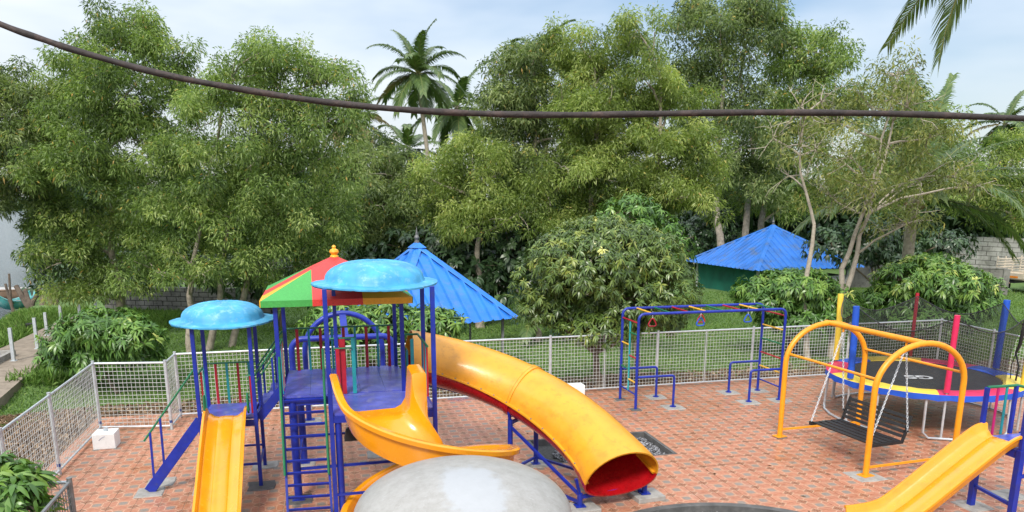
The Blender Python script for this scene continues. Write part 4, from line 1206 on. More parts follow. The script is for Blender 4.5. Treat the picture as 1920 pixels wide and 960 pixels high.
def bench():
    t = thing('swing_bench', 'black slatted bench swing hanging on silver chains', 'bench swing', (8.35, 10.45, .4))
    t.rotation_euler = (0, 0, BROT)
    y0, y1, zs = 9.82, 11.12, .42
    xf, xb = 7.98, 8.56
    for k in range(5):
        x = xf+.04+k*(xb-xf-.08)/4
        m = MB(); m.bar((x, y0, zs+.012), (x, y1, zs+.012), .085, .022); m.build('seat_slat', M['black'], t, bevel=.003)
    bt = np.array((8.72, 0, .80)); b0 = np.array((8.58, 0, zs+.03))
    nb = np.array((.93, 0, -.36))
    for k in range(5):
        p = b0+(bt-b0)*(.14+k*.205)
        m = MB(); m.bar((p[0], y0+.02, p[2]), (p[0], y1-.02, p[2]), .018, .052, (.36, 0, .93)); m.build('back_slat', M['black'], t, bevel=.003)
    for y in (y0, y1):
        m = MB(); m.bar((xf-.03, y, zs-.012), (xb+.05, y, zs-.012), .035, .045); m.build('side_rail', M['black'], t)
        m = MB(); m.bar((b0[0]+.01, y, zs-.03), (bt[0]+.015, y, bt[2]+.02), .04, .03); m.build('back_post', M['black'], t)
        m = MB(); m.box((xf-.03, y, zs+.005), (.05, .045, .06)); m.build('chain_lug', M['black'], t)
        e = -.05 if y == y0 else .05
        m = MB(); m.bar((b0[0]+.06, y, zs+.17), (b0[0]+.06, y+e, zs+.17), .03); m.build('back_lug', M['black'], t)
    for y, f in ((y0, .83), (y1, .17)):
        top = APX[0]+(APX[1]-APX[0])*f+np.array((0, 0, -.05))
        dxy = top[:2]-np.array((8.35, 10.45)); ca, sa = math.cos(-BROT), math.sin(-BROT)
        top[:2] = (8.35+dxy[0]*ca-dxy[1]*sa, 10.45+dxy[0]*sa+dxy[1]*ca)
        m = MB(); m.tube([top+(0, 0, .01), top+(0, 0, -.05)], .018, 8); m.build('hook', M['swing_yellow'], t, smooth=True)
        e = -.04 if y == y0 else .04
        for end in ((xf-.03, y, zs+.03), (b0[0]+.06, y+e, zs+.17)):
            end = np.array(end); d = end-(top+(0, 0, -.05)); L = np.linalg.norm(d); d /= L
            n = int(L/.037)
            s1 = np.cross(d, (0.3, 1, 0)); s1 /= np.linalg.norm(s1); s2 = np.cross(d, s1)
            m = MB()
            for k in range(n+1):
                c = top+(0, 0, -.05)+d*(L*k/n); s = s1 if k % 2 else s2
                m.tube([c+d*.026*math.cos(q)+s*.013*math.sin(q) for q in np.linspace(0, 2*math.pi, 9)[:-1]], .0048, 5, closed=True)
            m.build('chain', M['galv'], t, smooth=True)
bench()

# ================================================================ trampoline
def trampoline():
    c = np.array((11.13, 12.35)); R, z = 1.70, .80
    t = thing('trampoline', 'round trampoline with pink blue and yellow edge pads and net poles', 'trampoline', (c[0], c[1], 0))
    def pt(r, deg, zz):
        a = math.radians(deg); return (c[0]+r*math.cos(a), c[1]+r*math.sin(a), zz)
    m = MB(); m.tube([pt(R-.03, k*6, z-.04) for k in range(60)], .025, 8, closed=True); m.build('frame_ring', M['galv'], t, smooth=True)
    m = MB(); n = 60
    m.add([(c[0], c[1], z-.012)]+[pt(1.36, k*360/n, z) for k in range(n)], [(0, k+1, (k+1) % n+1) for k in range(n)])
    mat_o = m.build('jump_mat', M['mat_black'], t, smooth=True)
    segs = ((-20, 12, 'pad_blue'), (12, 50, 'pad_pink'), (50, 95, 'pad_yellow'), (95, 122, 'pad_blue'), (122, 165, 'pad_pink'), (165, 238, 'pad_yellow'), (238, 292, 'pad_pink'), (292, 340, 'pad_yellow'))
    for a, b, mt in segs:
        rows = []
        k = max(3, int((b-a)/6))
        for i in range(k+1):
            q = a+(b-a)*i/k
            wv = .006*math.sin(i*2.1+a)
            rows.append([pt(1.33, q, z+.008), pt(1.34, q, z+.025+wv), pt(1.5, q, z+.04+wv), pt(1.68, q, z+.032), pt(1.725, q, z+.018)])
        m = MB(); m.grid(rows, flip=True); m.build('edge_pad', M[mt], t, smooth=True)
        rows = [[(*pt(1.725, a+(b-a)*i/k, z+.018),), (*pt(1.735+.006*math.sin(i*1.7), a+(b-a)*i/k, z-.085+.014*math.sin(i*2.3+a)),)] for i in range(k+1)]
        m = MB(); m.grid(rows, flip=True); m.build('pad_skirt', M['pad_blue'], t, smooth=True)
    # printed letters on the mat
    cu = bpy.data.curves.new('mat_print', 'FONT'); cu.body = 'GS'; cu.size = .40; cu.align_x = 'CENTER'; cu.align_y = 'CENTER'; cu.offset = .012
    tmp = bpy.data.objects.new('mat_print_curve', cu); COL.objects.link(tmp)
    dg = bpy.context.evaluated_depsgraph_get()
    me = bpy.data.meshes.new_from_object(tmp.evaluated_get(dg))
    bpy.data.objects.remove(tmp)
    me.materials.clear(); me.materials.append(M['white_print'])
    lo = bpy.data.objects.new('printed_letters', me); link(lo, mat_o)
    g = np.array((10.93, 12.2, z+.006))
    lo.location = tuple(g-np.array((c[0], c[1], 0))); lo.rotation_euler = (0, 0, math.pi-YAW-.12); lo.scale = (1.05, 1.0, 1)
    # legs
    for a, b in ((150, 205), (232, 285), (335, 30+360-360+0), (70, 118)):
        b2 = b if b > a else b+360
        pts = [pt(R-.03, a, z-.06), pt(R-.0, a, .12)]+[pt(R, a+(b2-a)*f, .03) for f in (.06, .3, .5, .7, .94)]+[pt(R-.0, b2, .12), pt(R-.03, b2, z-.06)]
        m = MB(); m.tube(pts, .022, 8); m.build('leg', M['galv'], t, smooth=True)
    # foam covered poles, each with its own net edge
    zt = 2.2
    poles = ((-1, 'pad_blue', .062, 2.2), (57, 'red', .036, 2.19), (121, 'pad_yellow', .060, 2.22), (184, 'pad_blue', .060, 2.2), (242, 'pad_pink', .048, 2.2), (302, 'pad_yellow', .060, 2.25))
    for i, (a, mt, r, zt) in enumerate(poles):
        rr = R-.02
        m = MB(); m.tube([pt(rr, a, .05 if i not in (1,) else .1), pt(rr, a, z+.1)], .02, 8); m.build('pole_foot', M['galv'], t, smooth=True)
        pts = [np.array(pt(rr+.03*(k/8)**2, a, z+.06+(zt-z-.06)*k/8)) for k in range(9)]
        m = MB(); m.tube(pts, [r*(1+.04*math.sin(k*2.1)) for k in range(9)], 10); m.build('foam_pole', M[mt], t, smooth=True)
    m = MB(); rows = []
    ang = [p[0] for p in poles]; ang = ang+[ang[0]+360]; tops = [p[3] for p in poles]+[poles[0][3]]
    for i in range(6):
        for k in range(8):
            f = k/8; q = ang[i]+(ang[i+1]-ang[i])*f
            zt = tops[i]+(tops[i+1]-tops[i])*f-.30*math.sin(math.pi*f)-.06
            rr = R-.08-.10*math.sin(math.pi*f)
            rows.append([pt(rr-.16*math.sin(math.pi*v)*.5-.22*(1-v), q, z+.03+(zt-z-.03)*v) for v in np.linspace(0, 1, 6)])
    m.grid(rows, closed_u=True); m.build('safety_net', M['net'], t, smooth=True)
    m = MB(); m.tube([r_[-1] for r_ in rows], .010, 5, closed=True); m.build('net_hem', M['black'], t, smooth=True)
    q0 = 326
    m = MB(); m.tube([pt(R-.12, q0, 1.98), pt(R-.14, q0, 1.86), pt(R-.16, q0, 1.5), pt(R-.2, q0+1, 1.32)], [.03, .034, .032, .02], 8); m.build('net_sleeve', M['rubber'], t, smooth=True)
    m = MB(); m.tube([pt(R-.2, q0+1, 1.33), pt(R-.16, q0-7, 1.12), pt(R-.18, q0-9, .86)], .016, 6); m.tube([pt(R-.2, q0+1, 1.33), pt(R-.22, q0+3, 1.1), pt(R-.22, q0+2, .84)], .009, 6); m.build('net_zip', M['rubber'], t, smooth=True)
    m = MB()
    for q in (296, 310):
        m.tube([pt(R+.05, q, z-.05), pt(R+.35, q, .02)], .018, 6)
    for f in (.3, .65):
        p0, p1 = np.array(pt(R+.05, 296, z-.05)), np.array(pt(R+.35, 296, .02)); q0_, q1 = np.array(pt(R+.05, 310, z-.05)), np.array(pt(R+.35, 310, .02))
        m.bar(p0+(p1-p0)*f, q0_+(q1-q0_)*f, .04, .02)
    m.build('step_ladder', M['galv'], t)
M['mat_black'] = surf('woven_black_mat', (0.022, 0.023, 0.025), 0.6, 0.85, 1.2, 3, (0.05, 0.05, 0.055), 0.5, 5)
trampoline()

# ================================================================ blue roofed gazebo and hut
def pyramid_roof(t, cx, cy, r, rot, ze, za, mat, rib=.26, sheet=.9, finial=True):
    """four sloping faces of ribbed sheets; r = half diagonal; rot = direction of the first corner"""
    cs = [np.array((cx+r*math.cos(rot+k*math.pi/2), cy+r*math.sin(rot+k*math.pi/2), ze)) for k in range(4)]
    ap = np.array((cx, cy, za))
    for k in range(4):
        a, b = cs[k], cs[(k+1) % 4]
        L = np.linalg.norm(b-a); u = (b-a)/L; mid = (a+b)/2
        v = ap-mid; S = np.linalg.norm(v); v /= S
        n = np.cross(u, v)
        if n[2] < 0: n = -n
        ns = max(2, int(round(L/sheet)))
        for i in range(ns):
            x0, x1 = L*i/ns, L*(i+1)/ns
            # profile positions inside the sheet
            nr = max(2, int(round((x1-x0)/rib)))
            xs = []
            for j in range(nr):
                c = x0+(x1-x0)*(j+.5)/nr
                xs += [(c-.05, 0), (c-.022, .055), (c+.022, .055), (c+.05, 0)]
            xs = [(x0, 0)]+xs+[(x1, 0)]
            if x0 < L/2 < x1:
                xs = sorted(xs+[(L/2, 0)])
            lo, hi = [], []
            for x, h in xs:
                top = S*(1-abs(2*x/L-1))
                over = .06
                lo.append(a+u*x-v*over+n*(h+.004*(i % 2))); hi.append(a+u*x+v*max(top-.03, -.05)+n*(h+.004*(i % 2)))
            m = MB(); q = len(xs)
            d = n*.004
            m.add(lo+hi, [(j, j+1, q+j+1, q+j) for j in range(q-1)])
            m.build('roof_sheet', mat, t)
        # ridge cap from corner to apex
        e = ap-a; el = np.linalg.norm(e); e /= el
        side = np.cross(e, (0, 0, 1)); side /= np.linalg.norm(side)
        upn = np.cross(side, e)
        m = MB(); rows = []
        for f in (-.01, .33, .66, 1.0):
            p = a+e*el*f+upn*.045
            rows.append([p-side*.17-upn*.075, p-side*.165-upn*.065, p, p+side*.165-upn*.065, p+side*.17-upn*.075])
        m.grid(rows); m.build('ridge_cap', mat, t)
    m = MB(); m.lathe((cx, cy, za-.03), [(.28, -.05), (.02, .13)], 4, rot); m.build('apex_cap', mat, t)
    if finial:
        m = MB(); m.lathe((cx, cy, za+.05), [(.07, 0), (.07, .05), (.04, .07), (.06, .12), (.075, .15), (.05, .20), (.028, .23), (.04, .26), (.02, .32), (.004, .45)], 14); m.build('finial', M['finial_grey'], t, smooth=True)
    return cs
def gazebo():
    cx, cy, r, rot = 2.625, 21.987, 2.81, -.41
    t = thing('gazebo', 'open gazebo with bright blue ribbed pyramid roof behind tube slide', 'gazebo', (cx, cy, float(tz(cx, cy))))
    cs = pyramid_roof(t, cx, cy, r, rot, .92, 2.86, M['sheet_blue'], .30, .95)
    for k, p in enumerate(cs):
        q = np.array((cx, cy, 0))+(p-np.array((cx, cy, 0)))*.86
        m = MB(); m.bar((q[0], q[1], float(tz(q[0], q[1]))-.1), (q[0], q[1], 1.1), .07); m.build('post', M['galv_dark'], t)
    for k in range(4):
        a = np.array((cx, cy, 0))+(cs[k]-np.array((cx, cy, 0)))*.86; b = np.array((cx, cy, 0))+(cs[(k+1) % 4]-np.array((cx, cy, 0)))*.86
        m = MB(); m.bar((a[0], a[1], 1.0), (b[0], b[1], 1.0), .05); m.build('eave_beam', M['galv_dark'], t)
        mid = (a+b)/2
        m = MB(); m.bar((mid[0], mid[1], float(tz(mid[0], mid[1]))-.1), (mid[0], mid[1], 1.0), .06); m.build('post', M['galv_dark'], t)
gazebo()
def hut():
    cx, cy, r, rot = 23.5, 37.8, 4.6, -math.pi/4+.09
    g = -.72
    t = thing('netted_hut', 'hut with weathered blue pyramid roof and green shade net', 'hut', (cx, cy, g))
    pyramid_roof(t, cx, cy, r, rot, .72, 2.72, M['sheet_blue2'], .36, 1.1)
    k = .84*r
    cs = [np.array((cx+k*math.cos(rot+q*math.pi/2), cy+k*math.sin(rot+q*math.pi/2), 0)) for q in range(4)]
    for p in cs:
        m = MB(); m.bar((p[0], p[1], g-.1), (p[0], p[1], .9), .12); m.build('post', M['grey_wall'], t)
    for q, mt, nm in ((2, 'net_green', 'shade_net'), (3, 'grey_wall', 'wall_sheet'), (0, 'grey_wall', 'wall_sheet'), (1, 'net_green', 'shade_net')):
        a, b = cs[q], cs[(q+1) % 4]
        rows = []
        L = np.linalg.norm(b-a)
        nrm = np.cross((b-a)/L, (0, 0, 1.0))
        for i in range(31):
            f = i/30; p = a+(b-a)*f
            wv = .05*math.sin(i*1.3)+.03*math.sin(i*2.9) if mt == 'net_green' else 0
            top = .62 if mt == 'net_green' else .25
            rows.append([p+nrm*(wv*s_)+(0, 0, g+(top-g)*s_) for s_ in np.linspace(0, 1, 5)])
        m = MB(); m.grid(rows); m.build(nm, M[mt], t, smooth=True)
    for q in range(4):
        a, b = cs[q], cs[(q+1) % 4]
        m = MB(); m.bar((a[0], a[1], .82), (b[0], b[1], .82), .1, .12); m.build('eave_beam', M['wood'], t)
hut()

# ================================================================ walls
def block_wall(a, b, h, rows_, label, bw=.42, bh=.2, mat='block'):
    a, b = np.array(a, float), np.array(b, float)
    L = np.linalg.norm(b-a); u = (b-a)/L; ang = math.atan2(u[1], u[0])
    t = thing('block_wall', label, 'wall', (a[0], a[1], float(tz(a[0], a[1]))))
    g = float(tz(*((a+b)/2)))-.15
    m = MB(); c = (a+b)/2; m.box((c[0], c[1], g+(h-.02)/2), (L, .13, h-.02), ang); m.build('mortar_core', M['mortar'], t)
    me = None; rnd = random.Random(8)
    n = int(L/bw)
    for j in range(rows_):
        for i in range(n):
            f = (i+.5+(.5 if j % 2 else 0))*bw
            if f > L-bw*.4: continue
            if me is None:
                q = MB(); q.box(root_loc(t), (bw-.03, .19, bh-.028)); o = q.build('block', M[mat], t); me = o.data
            else:
                o = bpy.data.objects.new('block', me); link(o, t)
            p = a+u*f
            o.location = tuple(np.array((p[0], p[1], g+(j+.5)*bh))+np.array((rnd.uniform(-.006, .006), rnd.uniform(-.012, .012), 0))-root_loc(t)); o.rotation_euler = (0, 0, ang+rnd.uniform(-.01, .01))
    return t
block_wall((-9.05, 36.4), (-1.9, 33.4), 1.4, 7, 'grey concrete block wall under the trees by the lake')
def plain_wall(name, a, b, h, mat, label, z0=None):
    a, b = np.array(a, float), np.array(b, float)
    L = np.linalg.norm(b-a); u = (b-a)/L; ang = math.atan2(u[1], u[0]); c = (a+b)/2
    g = float(tz(*c))-.2 if z0 is None else z0
    t = thing(name, label, 'wall', (c[0], c[1], g))
    m = MB(); m.box((c[0], c[1], g+h/2), (L, .2, h), ang); m.build('wall_body', M[mat], t)
    m = MB(); m.box((c[0], c[1], g+h+.03), (L, .26, .06), ang); m.build('coping', M[mat], t)
    n = int(L/3)
    nv = np.array((u[1], -u[0]))
    for i in range(n+1):
        p = a+u*L*i/n+nv*.06
        m = MB(); m.box((p[0], p[1], g+h/2+.01), (.28, .26, h+.02), ang); m.build('pier', M[mat], t)
pa, pb = at(1600, 500, 44), at(1890, 500, 40)
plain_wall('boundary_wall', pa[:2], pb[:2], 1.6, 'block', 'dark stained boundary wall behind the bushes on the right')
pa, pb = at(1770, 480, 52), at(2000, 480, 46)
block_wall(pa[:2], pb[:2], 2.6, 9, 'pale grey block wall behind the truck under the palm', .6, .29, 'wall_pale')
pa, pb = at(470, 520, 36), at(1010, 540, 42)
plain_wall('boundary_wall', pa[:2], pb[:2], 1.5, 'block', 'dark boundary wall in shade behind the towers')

# ================================================================ lakeside strip: path, posts, stakes, boats, bags
def lakeside():
    m = MB(); P = [(-7.3, 18.0), (-7.9, 24.0), (-8.3, 27.6), (-8.6, 33.0), (-8.4, 36.2), (-9.6, 36.2), (-9.9, 33.0), (-9.9, 27.6), (-10.2, 22.5), (-10.4, 18.0)]
    n = len(P)
    m.add([(x, y, -.46) for x, y in P]+[(x, y, -1.3) for x, y in P], [tuple(range(n))]+[(i, i+n, (i+1) % n+n, (i+1) % n) for i in range(n)])
    o = m.build('concrete_path', M['path'], kind='structure')
    t = thing('water_tank', 'low open concrete tank on the lakeside path', 'tank', (-9.7, 24.2, -.46))
    for c, s in (((-9.1, 24.4, -.38), (.12, 2.6, .16)), ((-9.75, 25.75, -.38), (1.42, .12, .16)), ((-9.75, 23.05, -.38), (1.42, .12, .16))):
        q = MB(); q.box(c, s); q.build('tank_wall', M['concrete'], t)
    q = MB(); q.box((-9.8, 24.4, -.45), (1.2, 2.5, .012)); q.build('tank_floor', M['concrete_dark'], t)
    lab = ['steel post nearest the camera on the lakeside path', 'second lakeside steel post, on the path corner', 'third lakeside steel post, among grass', 'fourth lakeside steel post, half hidden by the bush', 'fifth lakeside steel post before the block wall', 'last lakeside steel post beside the block wall']
    for (b, top), l in zip((((-8.8, 24.88), 615), ((-8.77, 26.81), 596), ((-9.27, 29.43), 586), ((-9.37, 31.4), 572), ((-9.26, 33.3), 558), ((-8.84, 34.0), 548)), lab):
        x, y = b; D = x*_fh[0]+y*_fh[1]
        z1 = CAMH-D*math.tan(PITCH+math.atan((top-CYP)/FPX))
        g = -.47
        q = thing('steel_post', l, 'post', (x, y, g), 'steel posts along the lakeside path')
        mm = MB(); mm.bar((x, y, g), (x+.02, y, z1), .085); mm.build('post_tube', M['galv'], q)
        mm = MB(); mm.box((x, y, g+.012), (.16, .16, .02)); mm.build('base_plate', M['galv'], q)
    rnd = random.Random(4)
    st = [((28, 586), (10, 532), .07, 'thin leaning wooden stake furthest out by the water'), ((24, 582), (17, 513), .06, 'tallest thin wooden stake by the water'), ((58, 592), (30, 536), .13, 'thick slanting wooden stake behind the post'), ((63, 594), (47, 543), .11, 'wooden stake crossing beside the thick slanting one'),
          ((60, 592), (69, 553), .11, 'short dark stake leaning towards the bush'), ((82, 586), (80, 555), .14, 'stubby dark stake beside the grass'), ((96, 580), (92, 558), .13, 'short dark stake under the hanging branches'), ((104, 578), (110, 540), .09, 'leaning stake below the overhanging tree')]
    for (bx_, by_), (tx, ty), r, l in st:
        D = 36.5
        p, q = at(bx_, by_, D), at(tx, ty, D+.3)
        p[2] = float(tz(p[0], p[1]))-.1
        o = thing('wooden_stake', l, 'stake', p, 'old wooden stakes by the lake')
        mm = MB(); mid = (p+q)/2+np.array((rnd.uniform(-.06, .06), 0, 0)); mm.tube([p, mid, q], [r*1.1, r, r*.85], 8); mm.build('stake', M['wood'], o, smooth=True)
    for (px_, py_, s, l) in ((13, 640, 1.5, 'tall black grow bag at the photo edge by the path'), (36, 626, 1.0, 'black grow bag between two lakeside posts'), (59, 622, .75, 'smallest black grow bag beside the path corner')):
        D = 28.5; p = at(px_, py_, D); g = float(tz(p[0], p[1]))
        o = thing('grow_bag', l, 'grow bag', (p[0], p[1], g), 'black grow bags by the lakeside path')
        mm = MB(); hh = p[2]+.32-g
        mm.lathe((p[0], p[1], g), [(.15*s**.5, 0), (.17*s**.5, hh*.4), (.19*s**.5, hh*.95), (.17*s**.5, hh), (.15*s**.5, hh*.96)], 14); mm.build('bag', M['rubber'], o, smooth=True)
    def boat(bow, stern, z, w, hgt, mat, inner, label):
        b, s = np.array([*bow, z]), np.array([*stern, z]); L = np.linalg.norm(b-s); u = (b-s)/L; v = np.array((-u[1], u[0], 0))
        o = thing('boat', label, 'boat', (b+s)/2, 'wooden boats at the lake edge')
        rows = []; inn = []
        for i in range(17):
            f = i/16; k = math.sin(math.pi*(.04+.92*f))**.55; p = s+u*L*f; lift = .35*abs(2*f-1)**3
            hw = w/2*k
            rows.append([p+v*(hw*math.sin(q))+np.array((0, 0, lift+hgt*(1-math.cos(q))-hgt*.25)) for q in np.linspace(-1.5, 1.5, 9)])
            inn.append([p+v*(.9*hw*math.sin(q))+np.array((0, 0, lift+hgt*(1-.92*math.cos(q))-hgt*.25+.03)) for q in np.linspace(-1.5, 1.5, 9)])
        mm = MB(); mm.grid(rows); mm.build('hull', M[mat], o, smooth=True)
        mm = MB(); mm.grid(inn, flip=True); mm.build('inside', M[inner], o, smooth=True)
        for sd in (0, -1):
            mm = MB(); mm.tube([r_[sd] for r_ in rows], .035, 6); mm.build('gunwale', M[mat], o, smooth=True)
        for f in (.25, .5, .72):
            p = s+u*L*f; mm = MB(); mm.bar(p-v*w*.42+(0, 0, hgt*.55), p+v*w*.42+(0, 0, hgt*.55), .2, .03); mm.build('thwart', M['hull'], o)
    p, q = at(112, 558, 42), at(-120, 572, 42.5)
    boat(p[:2], q[:2], -1.16, 1.3, .75, 'hull', 'grey_wall', 'long brown plank boat moored at the lake edge')
    p, q = at(66, 586, 38.5), at(0, 602, 36.5)
    boat(p[:2], q[:2], -.98, .9, .45, 'hull_teal', 'hull_teal', 'small turquoise and white boat pulled onto the bank')
lakeside()

# ================================================================ small truck at the right edge
def truck():
    B = at(1920, 520, 40); g = float(tz(B[0], B[1]))
    ang = math.radians(8); u = np.array((math.cos(ang), math.sin(ang), 0)); v = np.array((-u[1], u[0], 0))
    b = np.array((B[0], B[1], g))
    t = thing('small_truck', 'beige small truck with slatted cargo sides at the photo edge', 'truck', b)
    def bx_(x0, x1, y0, y1, z0, z1, name, mat):
        c = b+u*(x0+x1)/2+v*(y0+y1)/2+np.array((0, 0, (z0+z1)/2))
        m = MB(); m.box(c, (x1-x0, y1-y0, z1-z0), ang); return m.build(name, M[mat], t)
    bx_(.05, 2.4, 0, 1.6, .72, .80, 'cargo_floor', 'truck')
    bx_(.05, 4.0, .5, 1.1, .55, .715, 'chassis', 'black')
    for y in (0, 1.56):
        bx_(.0, 2.4, y, y+.04, .80, 1.05, 'side_board', 'truck')
        for k in range(5):
            bx_(.02, 2.4, y+.005, y+.035, 1.14+k*.14, 1.19+k*.14, 'side_slat', 'truck')
        for x in (.0, .6, 1.2, 1.8, 2.35):
            bx_(x, x+.05, y-.006, y+.046, .80, 1.86, 'side_stake', 'truck')
    bx_(-.03, .0, .02, 1.58, .78, 1.06, 'tailgate', 'truck')
    for k in range(5):
        bx_(-.03, .0, .05, 1.55, 1.14+k*.14, 1.19+k*.14, 'rear_slat', 'truck')
    bx_(.1, 1.6, -.012, -.004, .86, .92, 'orange_stripe', 'orange')
    bx_(-.04, -.032, .3, .9, .82, .92, 'number_plate', 'orange')
    bx_(2.6, 4.1, .05, 1.55, .55, 1.25, 'cab_lower', 'truck'); bx_(2.75, 3.9, .12, 1.48, 1.25, 1.85, 'cab_upper', 'truck')
    for y in (.11, 1.482):
        bx_(2.95, 3.6, y, y+.012, 1.3, 1.75, 'cab_window', 'glass')
    for x in (.75, 3.4):
        for y in (.1, 1.5):
            c = b+u*x+v*y+np.array((0, 0, .3))
            m = MB(); m.tube([c-v*.1, c+v*.1], .3, 18); o = m.build('wheel', M['tyre'], t, smooth=True)
            m = MB(); m.tube([c-v*.106, c+v*.106], .15, 14); m.build('rim', M['galv'], o, smooth=True)
truck()
for i, (x, y, mt, l) in enumerate(((1856, 552, 'tarp', 'crumpled blue tarpaulin scrap on the ground before the truck'), (1868, 541, 'tarp', 'blue tarpaulin roll lying behind the bush by truck'), (1872, 556, 'hull', 'brown plank leaning beside the truck'))):
    p = at(x, y, 40.5); g = float(tz(p[0], p[1])); rnd = random.Random(i)
    m = MB(); rows = [[(p[0]+a*.16+rnd.uniform(-.05, .05), p[1]+b_*.16, g+.05+rnd.uniform(0, .22)*(1-abs(a-3)/4)) for b_ in range(5)] for a in range(7)]
    m.grid(rows)
    if mt == 'hull':
        m = MB(); m.bar((p[0]-.3, p[1], g+.05), (p[0]+.5, p[1], g+.55), .2, .05)
    o = m.build('tarpaulin' if mt == 'tarp' else 'plank', M[mt], smooth=False); tag(o, l, 'tarpaulin' if mt == 'tarp' else 'plank')

# ================================================================ overhead cable
def cable():
    P = [(-500, -180), (-200, -40), (0, 45), (75, 72), (150, 97), (300, 138), (450, 167), (600, 190), (750, 205), (900, 213), (1050, 215.5), (1200, 214), (1350, 211.5), (1500, 211), (1700, 214), (1920, 222), (2150, 226), (2500, 225)]
    Q = [np.array((*p, 0.0)) for p in P]; C = []
    for i in range(len(Q)-1):
        p0, p1, p2, p3 = Q[max(i-1, 0)], Q[i], Q[i+1], Q[min(i+2, len(Q)-1)]
        for k in range(6):
            s = k/6; C.append(.5*((2*p1)+(-p0+p2)*s+(2*p0-5*p1+4*p2-p3)*s*s+(-p0+3*p1-3*p2+p3)*s**3))
    pts = [at(c[0], c[1], 3.1) for c in C]
    m = MB(); m.tube(pts, [.0116*(1+.08*math.sin(i*.9)) for i in range(len(pts))], 10)
    o = m.build('overhead_cable', M['cable'], smooth=True)
    tag(o, 'thick rusty brown cable sagging across the whole view', 'cable')
cable()

# ================================================================ vegetation
def unit(v):
    return v/(np.linalg.norm(v, axis=-1, keepdims=True)+1e-9)
def leaf_quads(P, Dr, L, W, rng, droop=.25, fold=False):
    """kite leaves: P base points, Dr axes, L lengths, W half widths"""
    n = len(P)
    side = unit(np.cross(Dr, unit(rng.normal(size=(n, 3)))))
    L = L[:, None]; W = W[:, None]
    down = np.zeros((n, 3)); down[:, 2] = -1
    mid = P+Dr*L*.45
    tip = P+Dr*L*.96+down*L*droop
    V = np.stack([P, mid-side*W, tip, mid+side*W], 1)
    Q = np.arange(n*4).reshape(n, 4)
    return V.reshape(-1, 3), Q
def limb_mesh(mb, p0, p1, r0, r1, rnd, bend=.12, n=5, sides=6):
    p0, p1 = np.array(p0, float), np.array(p1, float)
    L = np.linalg.norm(p1-p0)
    pts, rs = [], []
    off = np.array([rnd.uniform(-1, 1), rnd.uniform(-1, 1), rnd.uniform(-.3, .8)])*L*bend
    for i in range(n+1):
        f = i/n
        pts.append(p0+(p1-p0)*f+off*math.sin(math.pi*f)+np.array([rnd.uniform(-1, 1) for _ in range(3)])*L*.02*(0 < i < n))
        rs.append(r0+(r1-r0)*f)
    mb.tube(pts, rs, sides)
    return pts

